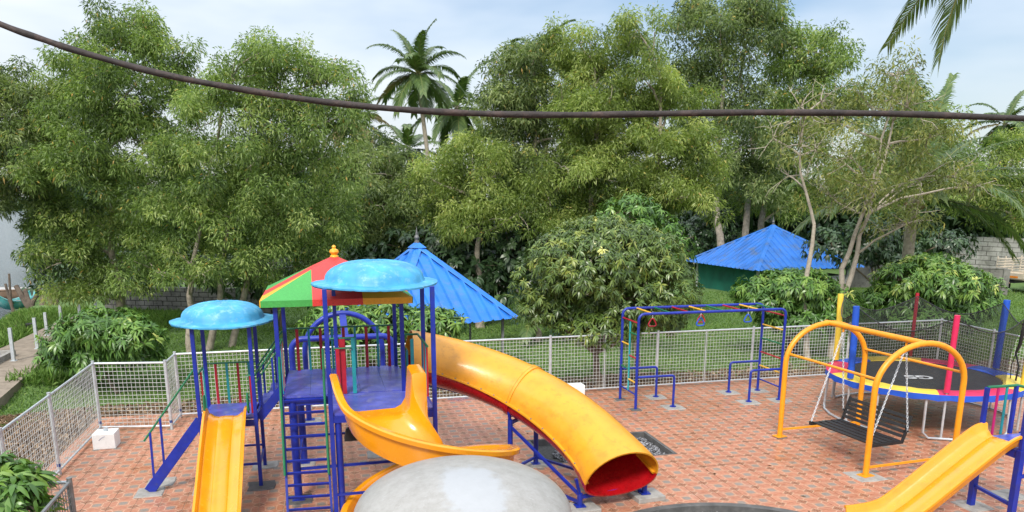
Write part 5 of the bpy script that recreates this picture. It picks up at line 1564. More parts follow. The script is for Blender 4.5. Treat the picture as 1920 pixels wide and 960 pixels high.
def tree(label, lobes, base, D, mat, seed, leaf=(.11, .20), wid=.0185, clump=.44, per=205, dens=.8, bark='bark', trunks=None, twigs=3, group=None, name='acacia_tree', cat='tree', trunk_r=.16, bare=0, split=.35, flat=.8, gaps=.0, leafdown=.35):
    """lobes: (px, py, rx, ry[, extra distance]) photo ellipses at ground distance D from the camera"""
    rng = np.random.default_rng(seed); rnd = random.Random(seed)
    b0 = at(base[0], 500, D+(base[1] if len(base) > 1 else 0)); g = float(tz(b0[0], b0[1]))-.1
    root = np.array((b0[0], b0[1], g))
    t = thing(name, label, cat, root, group)
    Ls = []
    for lb in lobes:
        d = D+(lb[4] if len(lb) > 4 else rng.uniform(-1.2, 1.2))
        Ls.append((at(lb[0], lb[1], d), px2m(lb[2], d), px2m(lb[3], d)))
    wood = MB()
    cen = np.mean([l[0] for l in Ls], axis=0)
    # trunk
    stems = trunks or [(0, 0)]
    nodes_ = []
    for dx, dy in stems:
        p = root+np.array((dx, dy, 0)); top = np.array((root[0]*(1-split)+cen[0]*split+dx*1.8, root[1]*(1-split)+cen[1]*split+dy, g+(cen[2]-g)*.62))
        pts = limb_mesh(wood, p, top, trunk_r*1.2, trunk_r*.6, rnd, .05, 7, 9)
        top2 = np.array((cen[0]+dx, cen[1]+dy, max(l[0][2] for l in Ls)))
        pts2 = limb_mesh(wood, top, top2, trunk_r*.6, trunk_r*.12, rnd, .05, 7, 7)
        nodes_ += pts[3:]+pts2[1:]
    nodes_ = np.array(nodes_)
    C, SZ = [], []
    for c, rx, rz in Ls:
        # limb from the nearest lower trunk node
        cand = [q for q in nodes_ if q[2] < c[2]-.1] or [nodes_[0]]
        q = min(cand, key=lambda q_: np.linalg.norm(q_-c)+.6*abs((c[2]-q_[2])-.6*np.linalg.norm(q_[:2]-c[:2])))
        limb_mesh(wood, q, c, trunk_r*.38, .02, rnd, .10, 5, 5)
        area = 4*math.pi*rx*rx*.55*(rz/rx)
        n = max(5, int(dens*area/(clump*clump*1.5)))
        dr = unit(rng.normal(size=(n, 3)))
        rad = rng.uniform(.55, 1.08, (n, 1))
        dr[:, 2] = np.where(dr[:, 2] < -.6, -dr[:, 2]*.5, dr[:, 2])
        pc = c+dr*rad*np.array((rx, rx, rz))
        if gaps: pc = pc[rng.random(len(pc)) > gaps]
        C.append(pc); SZ.append(rng.uniform(.65, 1.3, len(pc))*clump)
        for k in rng.permutation(len(pc))[:twigs]:
            limb_mesh(wood, c+(pc[k]-c)*.1, pc[k]+(pc[k]-c)*.1, .022, .007, rnd, .08, 3, 4)
        for k in range(bare):
            d2 = unit(rng.normal(size=3)); e = c+d2*np.array((rx, rx, rz))*rng.uniform(.8, 1.3)
            pp = limb_mesh(wood, c, e, .015, .005, rnd, .15, 4, 4)
            for j in (2, 3):
                limb_mesh(wood, pp[j], pp[j]+unit(d2+rng.normal(size=3)*.7)*rng.uniform(.25, .6), .010, .004, rnd, .15, 2, 3)
    wood.build('trunk', M[bark], t, smooth=True)
    C = np.concatenate(C); SZ = np.concatenate(SZ)
    cnt = np.maximum(6, (per*(SZ/clump)**2*rng.uniform(.7, 1.3, len(C)))).astype(int)
    idx = np.repeat(np.arange(len(C)), cnt); n = len(idx)
    o = unit(rng.normal(size=(n, 3))); o[:, 2] *= flat
    rad = SZ[idx][:, None]*rng.random((n, 1))**.45
    P = C[idx]+o*rad
    Dr = unit(o*.7+rng.normal(size=(n, 3))*.55+np.array((0, 0, -leafdown)))
    L = rng.uniform(leaf[0], leaf[1], n); W = wid*rng.uniform(.7, 1.3, n)
    V, Q = leaf_quads(P, Dr, L, W, rng)
    zz = C[:, 2]; ctint = rng.normal(0, .22, len(C))
    tint = np.clip(rng.beta(2.2, 2.2, n)*.75+ctint[idx]+.08, 0, .93)
    odd = rng.random(n); tint[odd > .985] = rng.uniform(.96, 1, (odd > .985).sum())
    np_mesh('crown', V, Q, M[mat], t, attr=tint)
    return t

TG = 'feathery acacia trees behind the playground'
tree('leafy tree at the far left edge over the lake', [(-60, 200, 90, 80), (20, 190, 80, 62), (-30, 300, 110, 80), (60, 290, 95, 75), (-50, 370, 90, 50), (20, 360, 70, 45), (95, 210, 70, 60)], (-60,), 27, 'leaf_dull', 1, leaf=(.13, .22), wid=.02, group=TG)
tree('tallest left tree with crown reaching the photo top', [(245, 48, 70, 42, 0), (205, 85, 60, 45), (295, 100, 58, 50), (170, 150, 80, 55), (250, 165, 95, 65), (320, 180, 60, 60), (140, 235, 95, 70), (240, 260, 110, 75), (160, 330, 115, 75), (270, 350, 100, 75), (125, 425, 75, 55), (200, 430, 95, 65), (120, 490, 70, 50), (118, 540, 32, 22), (230, 505, 80, 42), (170, 540, 50, 28), (225, 540, 60, 22)], (205,), 27, 'leaf_acacia', 2, group=TG)
tree('broad left tree on three pale trunks behind the small tower', [(475, 105, 60, 38), (440, 150, 60, 45), (535, 130, 75, 55), (610, 155, 60, 50), (650, 195, 45, 45), (420, 215, 80, 60), (510, 220, 95, 65), (600, 235, 85, 60), (370, 300, 95, 70), (470, 310, 105, 75), (570, 320, 95, 70), (340, 400, 95, 65), (440, 410, 110, 70), (550, 415, 95, 65), (320, 470, 75, 45), (420, 480, 85, 50), (520, 490, 80, 45), (610, 420, 70, 60), (600, 490, 60, 40), (290, 505, 70, 32), (380, 512, 70, 28), (470, 520, 60, 25)], (365, 0), 24.5, 'leaf_acacia', 3, leaf=(.10, .18), wid=.017, group=TG, trunks=[(-.35, 0), (.1, .5), (.75, 1.0)], trunk_r=.105)
tree('shaded tree in the gap left of the tall palm', [(690, 300, 60, 50), (740, 330, 60, 45), (650, 340, 60, 55), (700, 385, 80, 60), (780, 370, 70, 55), (650, 440, 70, 55), (740, 450, 80, 50), (820, 440, 70, 50), (820, 345, 50, 40)], (720,), 33, 'leaf_dull', 4, leaf=(.14, .24), wid=.026, per=130, group=TG)
tree('yellowish green tree right of the tall palm', [(880, 300, 60, 50), (850, 370, 70, 50), (930, 330, 80, 60), (890, 420, 80, 50), (970, 400, 80, 50), (800, 330, 35, 35)], (900,), 30, 'leaf_light', 5, group=TG)
tree('rounded tree top beside the second palm', [(960, 140, 45, 45), (1000, 115, 50, 38), (945, 200, 60, 55), (1010, 185, 70, 55), (960, 265, 80, 55), (1040, 260, 75, 55), (1000, 330, 85, 55), (1060, 350, 70, 50)], (1010,), 31, 'leaf_dull', 6, leaf=(.13, .22), wid=.022, per=150, group=TG)
tree('bright green tree with two round heads mid photo', [(1085, 80, 58, 40), (1070, 130, 60, 45), (1125, 140, 55, 50), (1110, 210, 75, 60), (1060, 220, 55, 50), (1130, 280, 85, 60), (1080, 330, 80, 55), (1150, 350, 80, 55), (1100, 410, 80, 45)], (1110,), 29.5, 'leaf_light', 7, group=TG, bare=1)
tree('narrow topped tree between the round headed tree and the tall one', [(1195, 55, 42, 34), (1190, 100, 48, 40), (1210, 150, 70, 50), (1180, 210, 65, 55), (1250, 210, 75, 60), (1220, 280, 85, 60), (1280, 290, 75, 60), (1210, 360, 85, 55), (1290, 370, 70, 55), (1180, 410, 70, 40)], (1225,), 29, 'leaf_light', 8, group=TG, bare=1)
tree('tallest right tree cut by the photo top edge', [(1350, 25, 75, 45), (1310, 60, 60, 45), (1395, 60, 55, 50), (1340, 110, 75, 55), (1420, 20, 50, 35), (1290, 150, 55, 50), (1370, 180, 75, 60), (1330, 250, 80, 65), (1400, 270, 65, 60), (1350, 330, 75, 55), (1410, 350, 55, 50)], (1372,), 46, 'leaf_dull', 9, leaf=(.18, .3), wid=.034, clump=.72, per=150, group=TG, trunks=[(-.6, 0), (.9, .4)], trunk_r=.22)
tree('spreading tree above the hut roof', [(1500, 85, 62, 45), (1555, 105, 50, 45), (1470, 140, 55, 50), (1535, 160, 75, 50), (1450, 60, 35, 35), (1480, 220, 75, 55), (1560, 210, 60, 50), (1440, 290, 60, 55), (1510, 290, 70, 55), (1430, 370, 55, 50), (1490, 380, 60, 45)], (1405,), 48, 'leaf_acacia', 10, leaf=(.18, .3), wid=.034, clump=.72, per=150, group=TG, trunk_r=.22)
tree('dense green tree behind the right palm', [(1690, 190, 45, 45), (1740, 230, 60, 55), (1680, 270, 65, 60), (1770, 300, 60, 50), (1720, 340, 80, 60), (1650, 360, 70, 60), (1600, 330, 60, 50)], (1700,), 40, 'leaf_acacia', 11, leaf=(.16, .28), wid=.03, clump=.6, per=140, group=TG)
tree('low green tree at the right edge behind the wall', [(1850, 320, 60, 40), (1905, 290, 55, 45), (1940, 350, 60, 50), (1880, 370, 60, 45), (1830, 390, 50, 40), (1930, 410, 50, 40)], (1900,), 50, 'leaf_light', 12, leaf=(.18, .3), wid=.034, clump=.72, per=130, group=TG)
tree('half bare pale tree with olive leaves beside the hut', [(1570, 230, 60, 50), (1630, 200, 60, 50), (1680, 140, 45, 40), (1700, 200, 55, 45), (1600, 300, 70, 55), (1670, 280, 70, 55), (1740, 260, 55, 45), (1640, 360, 70, 45), (1720, 340, 60, 50), (1790, 330, 50, 40), (1830, 350, 40, 30), (1560, 370, 50, 45), (1700, 420, 55, 35), (1500, 270, 45, 45)], (1575,), 23.5, 'leaf_olive', 13, bark='bark_white', per=62, dens=.9, clump=.42, twigs=5, bare=5, trunk_r=.10, trunks=[(0, 0), (.12, .05)], name='half_bare_tree', split=.3)
tree('slender bare tree in front of the hut with forked white limbs', [(1450, 260, 25, 30), (1500, 200, 35, 40), (1540, 190, 40, 40), (1480, 330, 30, 35), (1530, 280, 30, 40)], (1530,), 23, 'leaf_olive', 14, bark='bark_white', per=6, dens=.35, clump=.35, twigs=2, bare=5, trunk_r=.085, name='bare_tree', split=.2)

# ---- mango-like trees and bushes: whorls of long glossy leaves
def mango(label, lobes, base, D, mat, seed, leaf=(.17, .26), wid=.030, per=13, spacing=.24, name='mango_tree', cat='tree', group=None, trunk_r=.09, young=.04, stems=1, low=0.0):
    rng = np.random.default_rng(seed); rnd = random.Random(seed)
    b0 = at(base[0], 600, D); g = float(tz(b0[0], b0[1]))-.05
    root = np.array((b0[0], b0[1], g))
    t = thing(name, label, cat, root, group)
    wood = MB(); C, Nn = [], []
    Ls = []
    for lb in lobes:
        d = D+(lb[4] if len(lb) > 4 else rng.uniform(-.35, .35))
        Ls.append((at(lb[0], lb[1], d), px2m(lb[2], d), px2m(lb[3], d)))
    cen = np.mean([l[0] for l in Ls], axis=0)
    forks = []
    for s in range(stems):
        a = s*2.4+seed
        p = root+np.array((.12*math.cos(a), .12*math.sin(a), 0))*(stems > 1)
        fk = root+(cen-root)*.35+np.array((.15*math.cos(a), .15*math.sin(a), 0))
        limb_mesh(wood, p, fk, trunk_r*1.15, trunk_r*.8, rnd, .05, 4, 8); forks.append(fk)
    for c, rx, rz in Ls:
        limb_mesh(wood, forks[rnd.randrange(len(forks))], c, trunk_r*.55, .015, rnd, .08, 4, 5)
        n = max(8, int(4*math.pi*rx*rx*.75/(spacing*spacing)))
        dr = unit(rng.normal(size=(n, 3)))
        dr[:, 2] = np.where(dr[:, 2] < -.75, -dr[:, 2], dr[:, 2])
        rad = np.where(rng.random((n, 1)) < .7, rng.uniform(.88, 1.12, (n, 1)), rng.uniform(.45, .88, (n, 1)))
        pc = c+dr*rad*np.array((rx, rx, rz))
        pc[:, 2] = np.maximum(pc[:, 2], g+.12)
        C.append(pc); Nn.append(unit(dr+np.array((0, 0, .5))))
        for k in rng.permutation(n)[:7]:
            limb_mesh(wood, c, pc[k], .014, .006, rnd, .1, 3, 4)
    wood.build('trunk', M['bark_brown'], t, smooth=True)
    C = np.concatenate(C); Nn = np.concatenate(Nn); nc = len(C)
    idx = np.repeat(np.arange(nc), per); n = len(idx)
    ax = Nn[idx]
    e1 = unit(np.cross(ax, np.array((.31, .77, .21)))); e2 = np.cross(ax, e1)
    an = rng.uniform(0, 2*math.pi, n)[:, None]; el = rng.uniform(-.25, .75, n)[:, None]
    Dr = unit((e1*np.cos(an)+e2*np.sin(an))*np.cos(el)+ax*np.sin(el)+np.array((0, 0, -.22)))
    P = C[idx]+ax*rng.uniform(-.06, .03, (n, 1))
    L = rng.uniform(leaf[0], leaf[1], n)[:, None]; W = (wid*rng.uniform(.75, 1.2, n))[:, None]
    side = unit(np.cross(Dr, ax)+rng.normal(size=(n, 3))*.15)
    dn = np.array((0, 0, -1.0))
    nrm = np.cross(side, Dr); nrm *= np.sign(nrm[:, 2:3]+1e-6)
    p1, p2, p3 = P+Dr*L*.33+dn*L*.02, P+Dr*L*.68+dn*L*.12, P+Dr*L*.97+dn*L*.34
    # two halves folded along the midrib: 3 quads per leaf
    V = np.stack([P, p1-side*W+nrm*W*.25, p1+side*W+nrm*W*.25, p2-side*W*.85+nrm*W*.2, p2+side*W*.85+nrm*W*.2, p3], 1).reshape(-1, 3)
    b = np.arange(n)[:, None]*6
    tri = np.concatenate([b+np.array([[0, 2, 1]]), b+np.array([[1, 2, 4]]), b+np.array([[1, 4, 3]]), b+np.array([[3, 4, 5]])], 1).reshape(-1, 3)
    ct = rng.normal(0, .14, nc)
    tint = np.clip(rng.beta(2.2, 2.2, n)*.7+ct[idx]+.1, 0, .92)
    hi = C[:, 2] > np.quantile(C[:, 2], .55)
    yg = (rng.random(nc) < young*2) & hi
    yg |= rng.random(nc) < young*.25
    pale = (rng.random(nc) < young*16) & hi; tp = pale[idx]; tint[tp] = rng.uniform(.80, .935, tp.sum())
    ty = yg[idx]; tint[ty] = rng.uniform(.945, 1, ty.sum())
    np_mesh('crown', V, tri, M[mat], t, attr=np.repeat(tint, 4))
    return t
mango('round mango tree with yellowish young leaves behind the back fence', [(1130, 455, 95, 45), (1060, 480, 70, 45), (1200, 480, 80, 50), (1110, 500, 100, 60), (1020, 530, 60, 50), (1080, 570, 80, 55), (1170, 560, 90, 60), (1250, 540, 60, 50), (1230, 590, 55, 40), (1010, 580, 45, 40), (1120, 610, 80, 35)], (1130,), 17.6, 'leaf_mango', 21, leaf=(.11, .17), wid=.017, young=.010, spacing=.155)
mango('bushy green mango shrub inside the left corner beyond fence', [(195, 610, 75, 30), (130, 632, 50, 30), (250, 628, 55, 30), (185, 660, 80, 30), (270, 660, 35, 25), (110, 670, 35, 22)], (205,), 19.5, 'leaf_bright', 22, leaf=(.17, .28), wid=.026, name='mango_shrub', cat='shrub', spacing=.22, young=.01, trunk_r=.05)
mango('glossy mango branches in the lower left corner of the photo', [(15, 880, 40, 25), (50, 900, 30, 25), (10, 930, 50, 35), (50, 945, 35, 30), (-30, 900, 40, 40)], (10,), 7.3, 'leaf_bright', 23, leaf=(.16, .24), wid=.026, name='mango_shrub', cat='shrub', spacing=.14, young=.02, trunk_r=.05)
mango('mango shrub growing behind the main tower', [(640, 600, 60, 35), (720, 600, 60, 38), (790, 610, 55, 35), (830, 605, 40, 25), (600, 620, 40, 35), (680, 640, 70, 35), (760, 640, 60, 30)], (700,), 18.3, 'leaf_bright', 24, leaf=(.15, .24), wid=.024, name='mango_shrub', cat='shrub', spacing=.2, young=.015, stems=2)
mango('leafy mango bush in front of the netted hut', [(1490, 535, 75, 30), (1440, 560, 55, 30), (1540, 560, 60, 32), (1500, 590, 80, 30), (1410, 545, 35, 25), (1580, 580, 40, 28)], (1490,), 24, 'leaf_bright', 25, leaf=(.16, .27), wid=.026, name='mango_shrub', cat='shrub', spacing=.23, young=.015, stems=2)
mango('rounded mango bush with pale shoot behind the trampoline', [(1750, 500, 55, 22), (1690, 525, 50, 30), (1770, 530, 75, 32), (1830, 540, 45, 28), (1720, 560, 75, 30), (1800, 570, 60, 28), (1660, 560, 40, 28), (1740, 595, 80, 25)], (1740,), 24, 'leaf_bright', 26, leaf=(.16, .27), wid=.026, name='mango_shrub', cat='shrub', spacing=.23, young=.03, stems=2)
mango('bright young tree rising behind the round mango', [(1180, 400, 55, 32), (1220, 430, 50, 35), (1140, 430, 40, 30), (1260, 460, 45, 35)], (1200,), 22, 'leaf_bright', 27, leaf=(.14, .22), wid=.024, name='young_tree', spacing=.25, young=.0)
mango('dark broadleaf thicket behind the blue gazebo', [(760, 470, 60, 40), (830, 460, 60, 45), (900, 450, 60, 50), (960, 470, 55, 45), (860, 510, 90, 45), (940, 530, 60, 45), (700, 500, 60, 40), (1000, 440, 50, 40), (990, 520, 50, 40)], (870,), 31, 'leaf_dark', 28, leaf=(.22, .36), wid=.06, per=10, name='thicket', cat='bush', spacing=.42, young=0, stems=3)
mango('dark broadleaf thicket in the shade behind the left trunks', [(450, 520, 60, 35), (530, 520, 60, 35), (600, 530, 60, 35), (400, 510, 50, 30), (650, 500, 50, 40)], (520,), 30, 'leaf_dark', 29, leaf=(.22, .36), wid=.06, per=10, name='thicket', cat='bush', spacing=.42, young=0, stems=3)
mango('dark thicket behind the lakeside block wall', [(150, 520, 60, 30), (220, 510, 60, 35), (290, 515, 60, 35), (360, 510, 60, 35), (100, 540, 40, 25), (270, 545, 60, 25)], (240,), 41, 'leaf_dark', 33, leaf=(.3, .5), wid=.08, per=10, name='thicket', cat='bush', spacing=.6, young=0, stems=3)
mango('shaded bush left of the hut under the tall trees', [(1290, 440, 60, 40), (1340, 430, 50, 40), (1370, 470, 40, 30), (1310, 490, 50, 35)], (1320,), 49, 'leaf_dark', 30, leaf=(.2, .32), wid=.05, per=10, name='thicket', cat='bush', spacing=.42, young=0, stems=2)
mango('shaded undergrowth along the dark wall right of the hut', [(1620, 470, 60, 35), (1680, 480, 50, 30), (1560, 460, 50, 35), (1760, 460, 60, 30), (1640, 440, 60, 40)], (1640,), 36, 'leaf_dark', 31, leaf=(.2, .34), wid=.05, per=10, name='thicket', cat='bush', spacing=.46, young=0, stems=2)

# ---- palms
def palm(label, crown, base, fronds, mat, seed, L=(3.2, 4.2), leaflet=.75, trunk_r=.14, group='coconut palms', nfr=None, dead=.12, lw=.026, npair=62, droop=1.0, cat='palm'):
    rng = np.random.default_rng(seed); rnd = random.Random(seed)
    crown = np.array(crown); base = np.array(base)
    t = thing('coconut_palm', label, cat, base, group)
    m = MB(); pts = []; rs = []
    for i in range(19):
        f = i/18
        pts.append(base+(crown-base)*f+np.array((.25*math.sin(f*2.6), .15*math.sin(f*2), 0))*(1-f)*1.2)
        rs.append(trunk_r*(1.35-.55*min(1, f*3) if f < .33 else .8+.05*(i % 2)))
    pts[-1] = crown
    m.tube(pts, rs, 10); m.build('trunk', M['bark'], t, smooth=True)
    V, Q, T = [], [], []; rach = MB(); cnt = 0
    for (az, el, ln, dr) in fronds:
        d0 = np.array((math.cos(az)*math.cos(el), math.sin(az)*math.cos(el), math.sin(el)))
        n = 14; p = crown.copy(); d = d0.copy(); R = [p.copy()]
        st = ln/n
        for i in range(n):
            d = unit(d+np.array((0, 0, -1.0))*dr*(i+2)/n*.16)
            p = p+d*st; R.append(p.copy())
        R = np.array(R)
        rach.tube(list(R), [.032*(1-.85*i/n) for i in range(n+1)], 5)
        s = np.linspace(.10, .995, npair); pos = np.stack([np.interp(s*n, np.arange(n+1), R[:, k]) for k in range(3)], 1)
        tan = unit(np.stack([np.interp(np.minimum(s*n+.4, n), np.arange(n+1), R[:, k])-np.interp(np.maximum(s*n-.4, 0), np.arange(n+1), R[:, k]) for k in range(3)], 1))
        side = unit(np.cross(tan, np.array((0, 0, 1.0))+rng.normal(size=3)*.05)); upv = np.cross(side, tan)
        dry = rng.random() < dead and el < .5
        for sg in (-1, 1):
            ll = leaflet*np.sin(np.clip(.18+s*.95, 0, 1)*math.pi*.78+.25)*rng.uniform(.85, 1.1, npair)
            ld = unit(side*sg*.8+tan*(.45+.5*s[:, None])+upv*.25+rng.normal(size=(npair, 3))*.06)
            hang = np.array((0, 0, -1.0))
            a = pos; b_ = a+ld*ll[:, None]*.5+hang*ll[:, None]*.08*droop; c = a+ld*ll[:, None]*.88+hang*ll[:, None]*.42*droop
            wv = unit(np.cross(ld, upv))*lw
            k = len(a)
            vv = np.stack([a-wv*.6, a+wv*.6, b_-wv, b_+wv, c-wv*.15, c+wv*.15], 1).reshape(-1, 3)
            bq = np.arange(k)[:, None]*6+cnt
            qq = np.concatenate([bq+np.array([[0, 1, 3, 2]]), bq+np.array([[2, 3, 5, 4]])], 1).reshape(-1, 4)
            V.append(vv); Q.append(qq); cnt += k*6
            tn = rng.uniform(.93, 1, k) if dry else np.clip(rng.beta(2, 2, k)*.7+.1+.18*(s > .85), 0, .9)
            T.append(np.repeat(tn, 2))
    rach.build('frond_stalks', M['stalk'], t, smooth=True)
    np_mesh('fronds', np.concatenate(V), np.concatenate(Q), M[mat], t, attr=np.concatenate(T))
    if cat == 'palm' and seed % 2 == 1:
        m = MB()
        for k in range(6):
            a = k*1.1; c = crown+np.array((.25*math.cos(a), .25*math.sin(a), -.25-.08*(k % 2)))
            m.lathe(c-np.array((0, 0, .12)), [(.01, 0), (.09, .05), (.11, .12), (.08, .2), (.01, .24)], 8)
        m.build('coconuts', M['nut'], t, smooth=True)
M['stalk'] = surf('frond_stalk', (0.16, 0.17, 0.05), 0.6, 0.8, 1.2, 5)
M['nut'] = surf('coconut_husk', (0.16, 0.12, 0.04), 0.6, 0.7, 1.2, 5)
def ring_fronds(n, seed, els=(-.5, 1.35), L=(3.0, 3.9)):
    r = np.random.default_rng(seed); out = []
    for k in range(n):
        f = k/(n-1)
        out.append((k*2.39996+r.uniform(-.2, .2), els[1]+(els[0]-els[1])*f**.85, r.uniform(*L)*(1-.12*f), r.uniform(.75, 1.2)))
    return out
c = at(783, 138, 47); b = at(820, 420, 48); b[2] = float(tz(b[0], b[1]))
palm('tall coconut palm standing clear against the sky', c, b, ring_fronds(24, 3, (-.75, 1.4), (2.9, 3.6)), 'leaf_palm', 41, leaflet=.8, lw=.027, npair=90, dead=.12, trunk_r=.15)
c = at(858, 200, 56); b = at(868, 420, 56); b[2] = float(tz(b[0], b[1]))
palm('second coconut palm lower and behind the tall one', c, b, ring_fronds(17, 5, (-.9, 1.2), (3.4, 4.2)), 'leaf_palm', 42, leaflet=.9, lw=.05, dead=.3, trunk_r=.2)
c = at(765, 280, 62); b = at(770, 430, 62); b[2] = float(tz(b[0], b[1]))
palm('distant palm peeping over the trees below the tall palm', c, b, ring_fronds(15, 7, (-.6, 1.2), (3.6, 4.4)), 'leaf_palm', 43, leaflet=.95, lw=.055, trunk_r=.2)
c = at(660, 225, 58); b = at(672, 430, 58); b[2] = float(tz(b[0], b[1]))
palm('palm mostly hidden behind the broad left tree', c, b, ring_fronds(14, 9, (-.6, .9), (3.6, 4.4)), 'leaf_palm', 44, leaflet=.9, lw=.05, trunk_r=.2, dead=.5)
c = at(1015, 115, 52); b = at(1030, 430, 52); b[2] = float(tz(b[0], b[1]))
palm('palm whose frond tips stick out of the rounded tree top', c, b, ring_fronds(14, 11, (-.4, 1.2), (3.0, 3.6)), 'leaf_palm', 46, leaflet=.85, lw=.05, trunk_r=.2)
c = at(1715, 370, 28.5); b = at(1690, 520, 28.5); b[2] = float(tz(b[0], b[1]))
palm('big low coconut palm with long arching fronds beside the bare tree', c, b, [(a, e, l, d) for a, e, l, d in
     [(-.30, .50, 5.6, .9), (-.28, .22, 5.6, .7), (-.2, -.05, 4.8, .7), (-.55, .42, 5.2, .9), (.1, .9, 4.8, 1.0), (.7, 1.1, 4.6, .9), (1.3, 1.35, 4.6, .6), (2.2, 1.1, 4.6, .9), (2.9, .55, 4.8, .9), (3.0, .15, 4.6, .8), (3.4, .35, 4.6, .9), (4.2, .5, 4.0, 1.0), (5.0, .4, 4.0, 1.0), (5.6, .3, 4.6, .9), (5.9, -.15, 4.2, .8), (1.9, 1.45, 4.4, .5), (.4, 1.3, 4.6, .6), (-.35, .8, 5.0, .9)]], 'leaf_palm', 47, leaflet=.95, lw=.032, npair=76, trunk_r=.24, dead=.08)
c = at(1885, 232, 70); b = at(1880, 430, 70); b[2] = float(tz(b[0], b[1]))
palm('distant palm at the right edge under the cable', c, b, ring_fronds(16, 13, (-.7, 1.2), (3.6, 4.4)), 'leaf_palm', 48, leaflet=.95, lw=.06, dead=.4, trunk_r=.22)
# the palm overhead on the right: only its hanging fronds come into view
c = at(1905, -190, 15.5); b = at(2500, 700, 17.0); b[2] = float(tz(b[0], b[1]))
palm('palm fronds hanging into the top right corner', c, b, [(1.65, -.45, 3.4, .4), (1.5, -.57, 3.0, 1.5), (.2, .3, 3.6, 1.0), (1.2, .9, 3.4, 1.0), (2.2, .8, 3.4, 1.2), (.3, .9, 3.4, 1.2)], 'leaf_palm', 50, leaflet=.62, lw=.018, npair=70, dead=0, droop=1.4)
c = at(1005, 505, 27); b = c.copy(); b[2] = float(tz(b[0], b[1])); c[2] = b[2]+.6
palm('young palm with short fronds right behind the gazebo roof', c, b, ring_fronds(8, 17, (.3, 1.2), (1.6, 2.2)), 'leaf_palm', 52, leaflet=.5, lw=.022, npair=40, trunk_r=.12, dead=0)

# ---- far wood behind everything, and the far shore
def far_wood(name, label, segs, D, n, seed, mat, size):
    rng = np.random.default_rng(seed)
    P = []
    xs = rng.uniform(segs[0][0], segs[-1][0], n)
    tops = np.interp(xs, [s[0] for s in segs], [s[1] for s in segs])
    dd = D+rng.uniform(-3, 3, n)
    f = rng.random(n)**.8
    gy = 490.0
    ys = tops+22*np.sin(xs*.05)+16*np.sin(xs*.13+2)+f*(gy+30-tops)
    d = _fw[None]+_rt[None]*((xs-CXP)/FPX)[:, None]-_up[None]*((ys-CYP)/FPX)[:, None]
    P = np.array((0, 0, CAMH))+d*(dd/(d@_fh))[:, None]
    Dr = unit(rng.normal(size=(n, 3))+np.array((0, 0, -.3)))
    V, Q = leaf_quads(P, Dr, rng.uniform(size*.7, size*1.3, n), np.full(n, size*.2), rng)
    o = np_mesh(name, V, Q, M[mat], attr=np.clip(rng.beta(2, 2, n)*.8, 0, .9), kind='stuff')
    tag(o, label, 'woodland')
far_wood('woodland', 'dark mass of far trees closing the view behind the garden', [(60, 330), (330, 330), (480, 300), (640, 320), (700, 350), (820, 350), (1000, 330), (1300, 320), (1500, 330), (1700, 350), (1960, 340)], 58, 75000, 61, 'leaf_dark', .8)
def far_shore():
    rng = np.random.default_rng(70); n = 5000
    x = rng.uniform(-420, -20, n); y = 420+rng.uniform(-8, 8, n)
    P = np.stack([x, y, -1+rng.random(n)**1.5*(7+3*np.sin(x*.05))], 1)
    V, Q = leaf_quads(P, unit(rng.normal(size=(n, 3))), rng.uniform(3, 5, n), np.full(n, 1.3), rng)
    o = np_mesh('woodland', V, Q, M['leaf_dark'], attr=rng.random(n)*.8, kind='stuff'); tag(o, 'thin line of trees on the far lake shore', 'woodland')
far_shore()

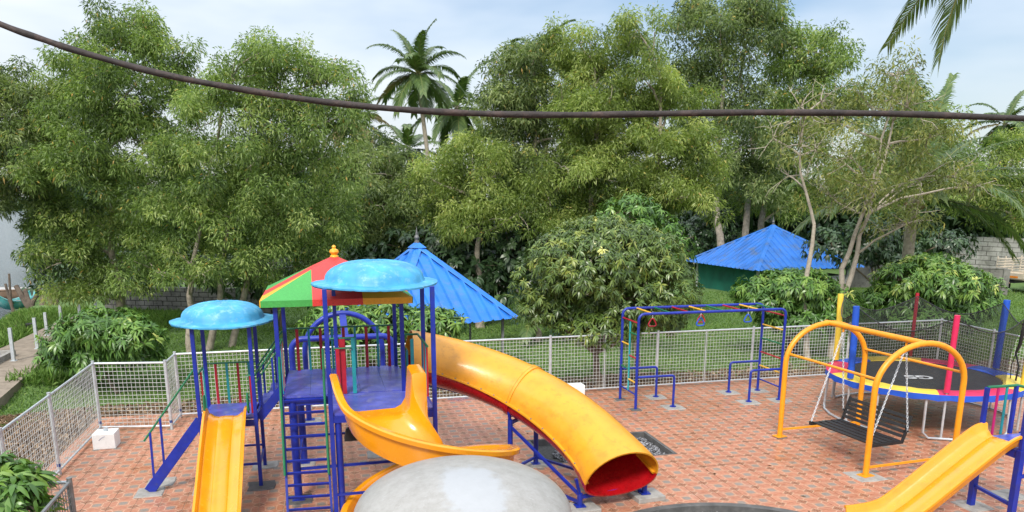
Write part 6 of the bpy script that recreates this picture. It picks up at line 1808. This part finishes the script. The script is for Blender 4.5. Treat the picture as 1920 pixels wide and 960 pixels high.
# ---- grass, weeds and dry leaves
def blades(name, label, n, region, hgt, mat, seed, flat=False, wid=.012, cat='grass'):
    rng = np.random.default_rng(seed)
    P = []
    got = 0
    while got < n:
        q = region(rng, n); P.append(q); got += len(q)
    P = np.concatenate(P)[:n]
    z = tz(P[:, 0], P[:, 1])
    P3 = np.stack([P[:, 0], P[:, 1], z+(.012 if flat else 0)], 1)
    if flat:
        Dr = unit(rng.normal(size=(n, 3))*np.array((1, 1, .25))); P3[:, 2] += rng.uniform(0, .035, n)
        V, Q = leaf_quads(P3, Dr, rng.uniform(*hgt, n), np.full(n, wid)*rng.uniform(.7, 1.4, n), rng, droop=.1)
    else:
        Dr = unit(rng.normal(size=(n, 3))*np.array((.55, .55, .2))+np.array((0, 0, 1.0)))
        V, Q = leaf_quads(P3, Dr, rng.uniform(*hgt, n), np.full(n, wid)*rng.uniform(.7, 1.4, n), rng, droop=.15)
    o = np_mesh(name, V, Q, M[mat], attr=rng.beta(2, 2, n), kind='stuff'); tag(o, label, cat)
def lawn(rng, n):
    x = rng.uniform(-8, 36, n); y = 17.2+rng.random(n)**1.3*20
    k = (y > 19.5+.8*np.sin(x*.9)+.5*np.sin(x*2.3+1)) | (rng.random(n) < .08)
    return np.stack([x, y], 1)[k]
blades('lawn_grass', 'short green lawn beyond the back fence', 175000, lawn, (.06, .16), 'leaf_grass', 81)
def litter(rng, n):
    a = rng.random(n)
    x = np.where(a < .62, rng.uniform(-4.2, 17, n), rng.uniform(-7.5, -4.25, n))
    y = np.where(a < .62, 15.95+rng.random(n)**1.1*3.9, rng.uniform(8, 19, n))
    return np.stack([x, y], 1)
blades('leaf_litter', 'brown fallen leaves on the bare strip outside the fence', 34000, litter, (.06, .15), 'leaf_dry', 82, flat=True, wid=.022, cat='leaf litter')
def weedy(rng, n):
    x = rng.uniform(-13.5, -5.8, n); y = rng.uniform(22.0, 38, n)
    k = ((x < -10.2) | (x > -8.1)) & (x > shore_x(y)-1.0)
    k &= rng.random(n) < np.where((x > -8.1) & (y < 27), .4, 1)
    return np.stack([x, y], 1)[k]
blades('weeds', 'tall weeds and grass along the lake bank', 45000, weedy, (.15, .55), 'leaf_grass', 83, wid=.02)
def fallen():
    rng = np.random.default_rng(91); n = 90
    x = rng.uniform(-3.9, 13.5, n); y = rng.uniform(8, 15.5, n)
    k = np.array([not in_hole(a, b) for a, b in zip(x, y)]); x, y = x[k], y[k]; n = len(x)
    P = np.stack([x, y, np.full(n, .006)], 1)
    Dr = unit(rng.normal(size=(n, 3))*np.array((1, 1, .15))); Dr[:, 2] = np.abs(Dr[:, 2])
    V, Q = leaf_quads(P, Dr, rng.uniform(.05, .11, n), np.full(n, .014), rng, droop=.0)
    V[:, 2] = np.clip(V[:, 2], .004, .03)
    o = np_mesh('fallen_leaves', V, Q, M['leaf_dry'], attr=rng.random(n)*.7, kind='stuff'); tag(o, 'scattered dry leaves lying on the tiled floor', 'fallen leaves')
fallen()
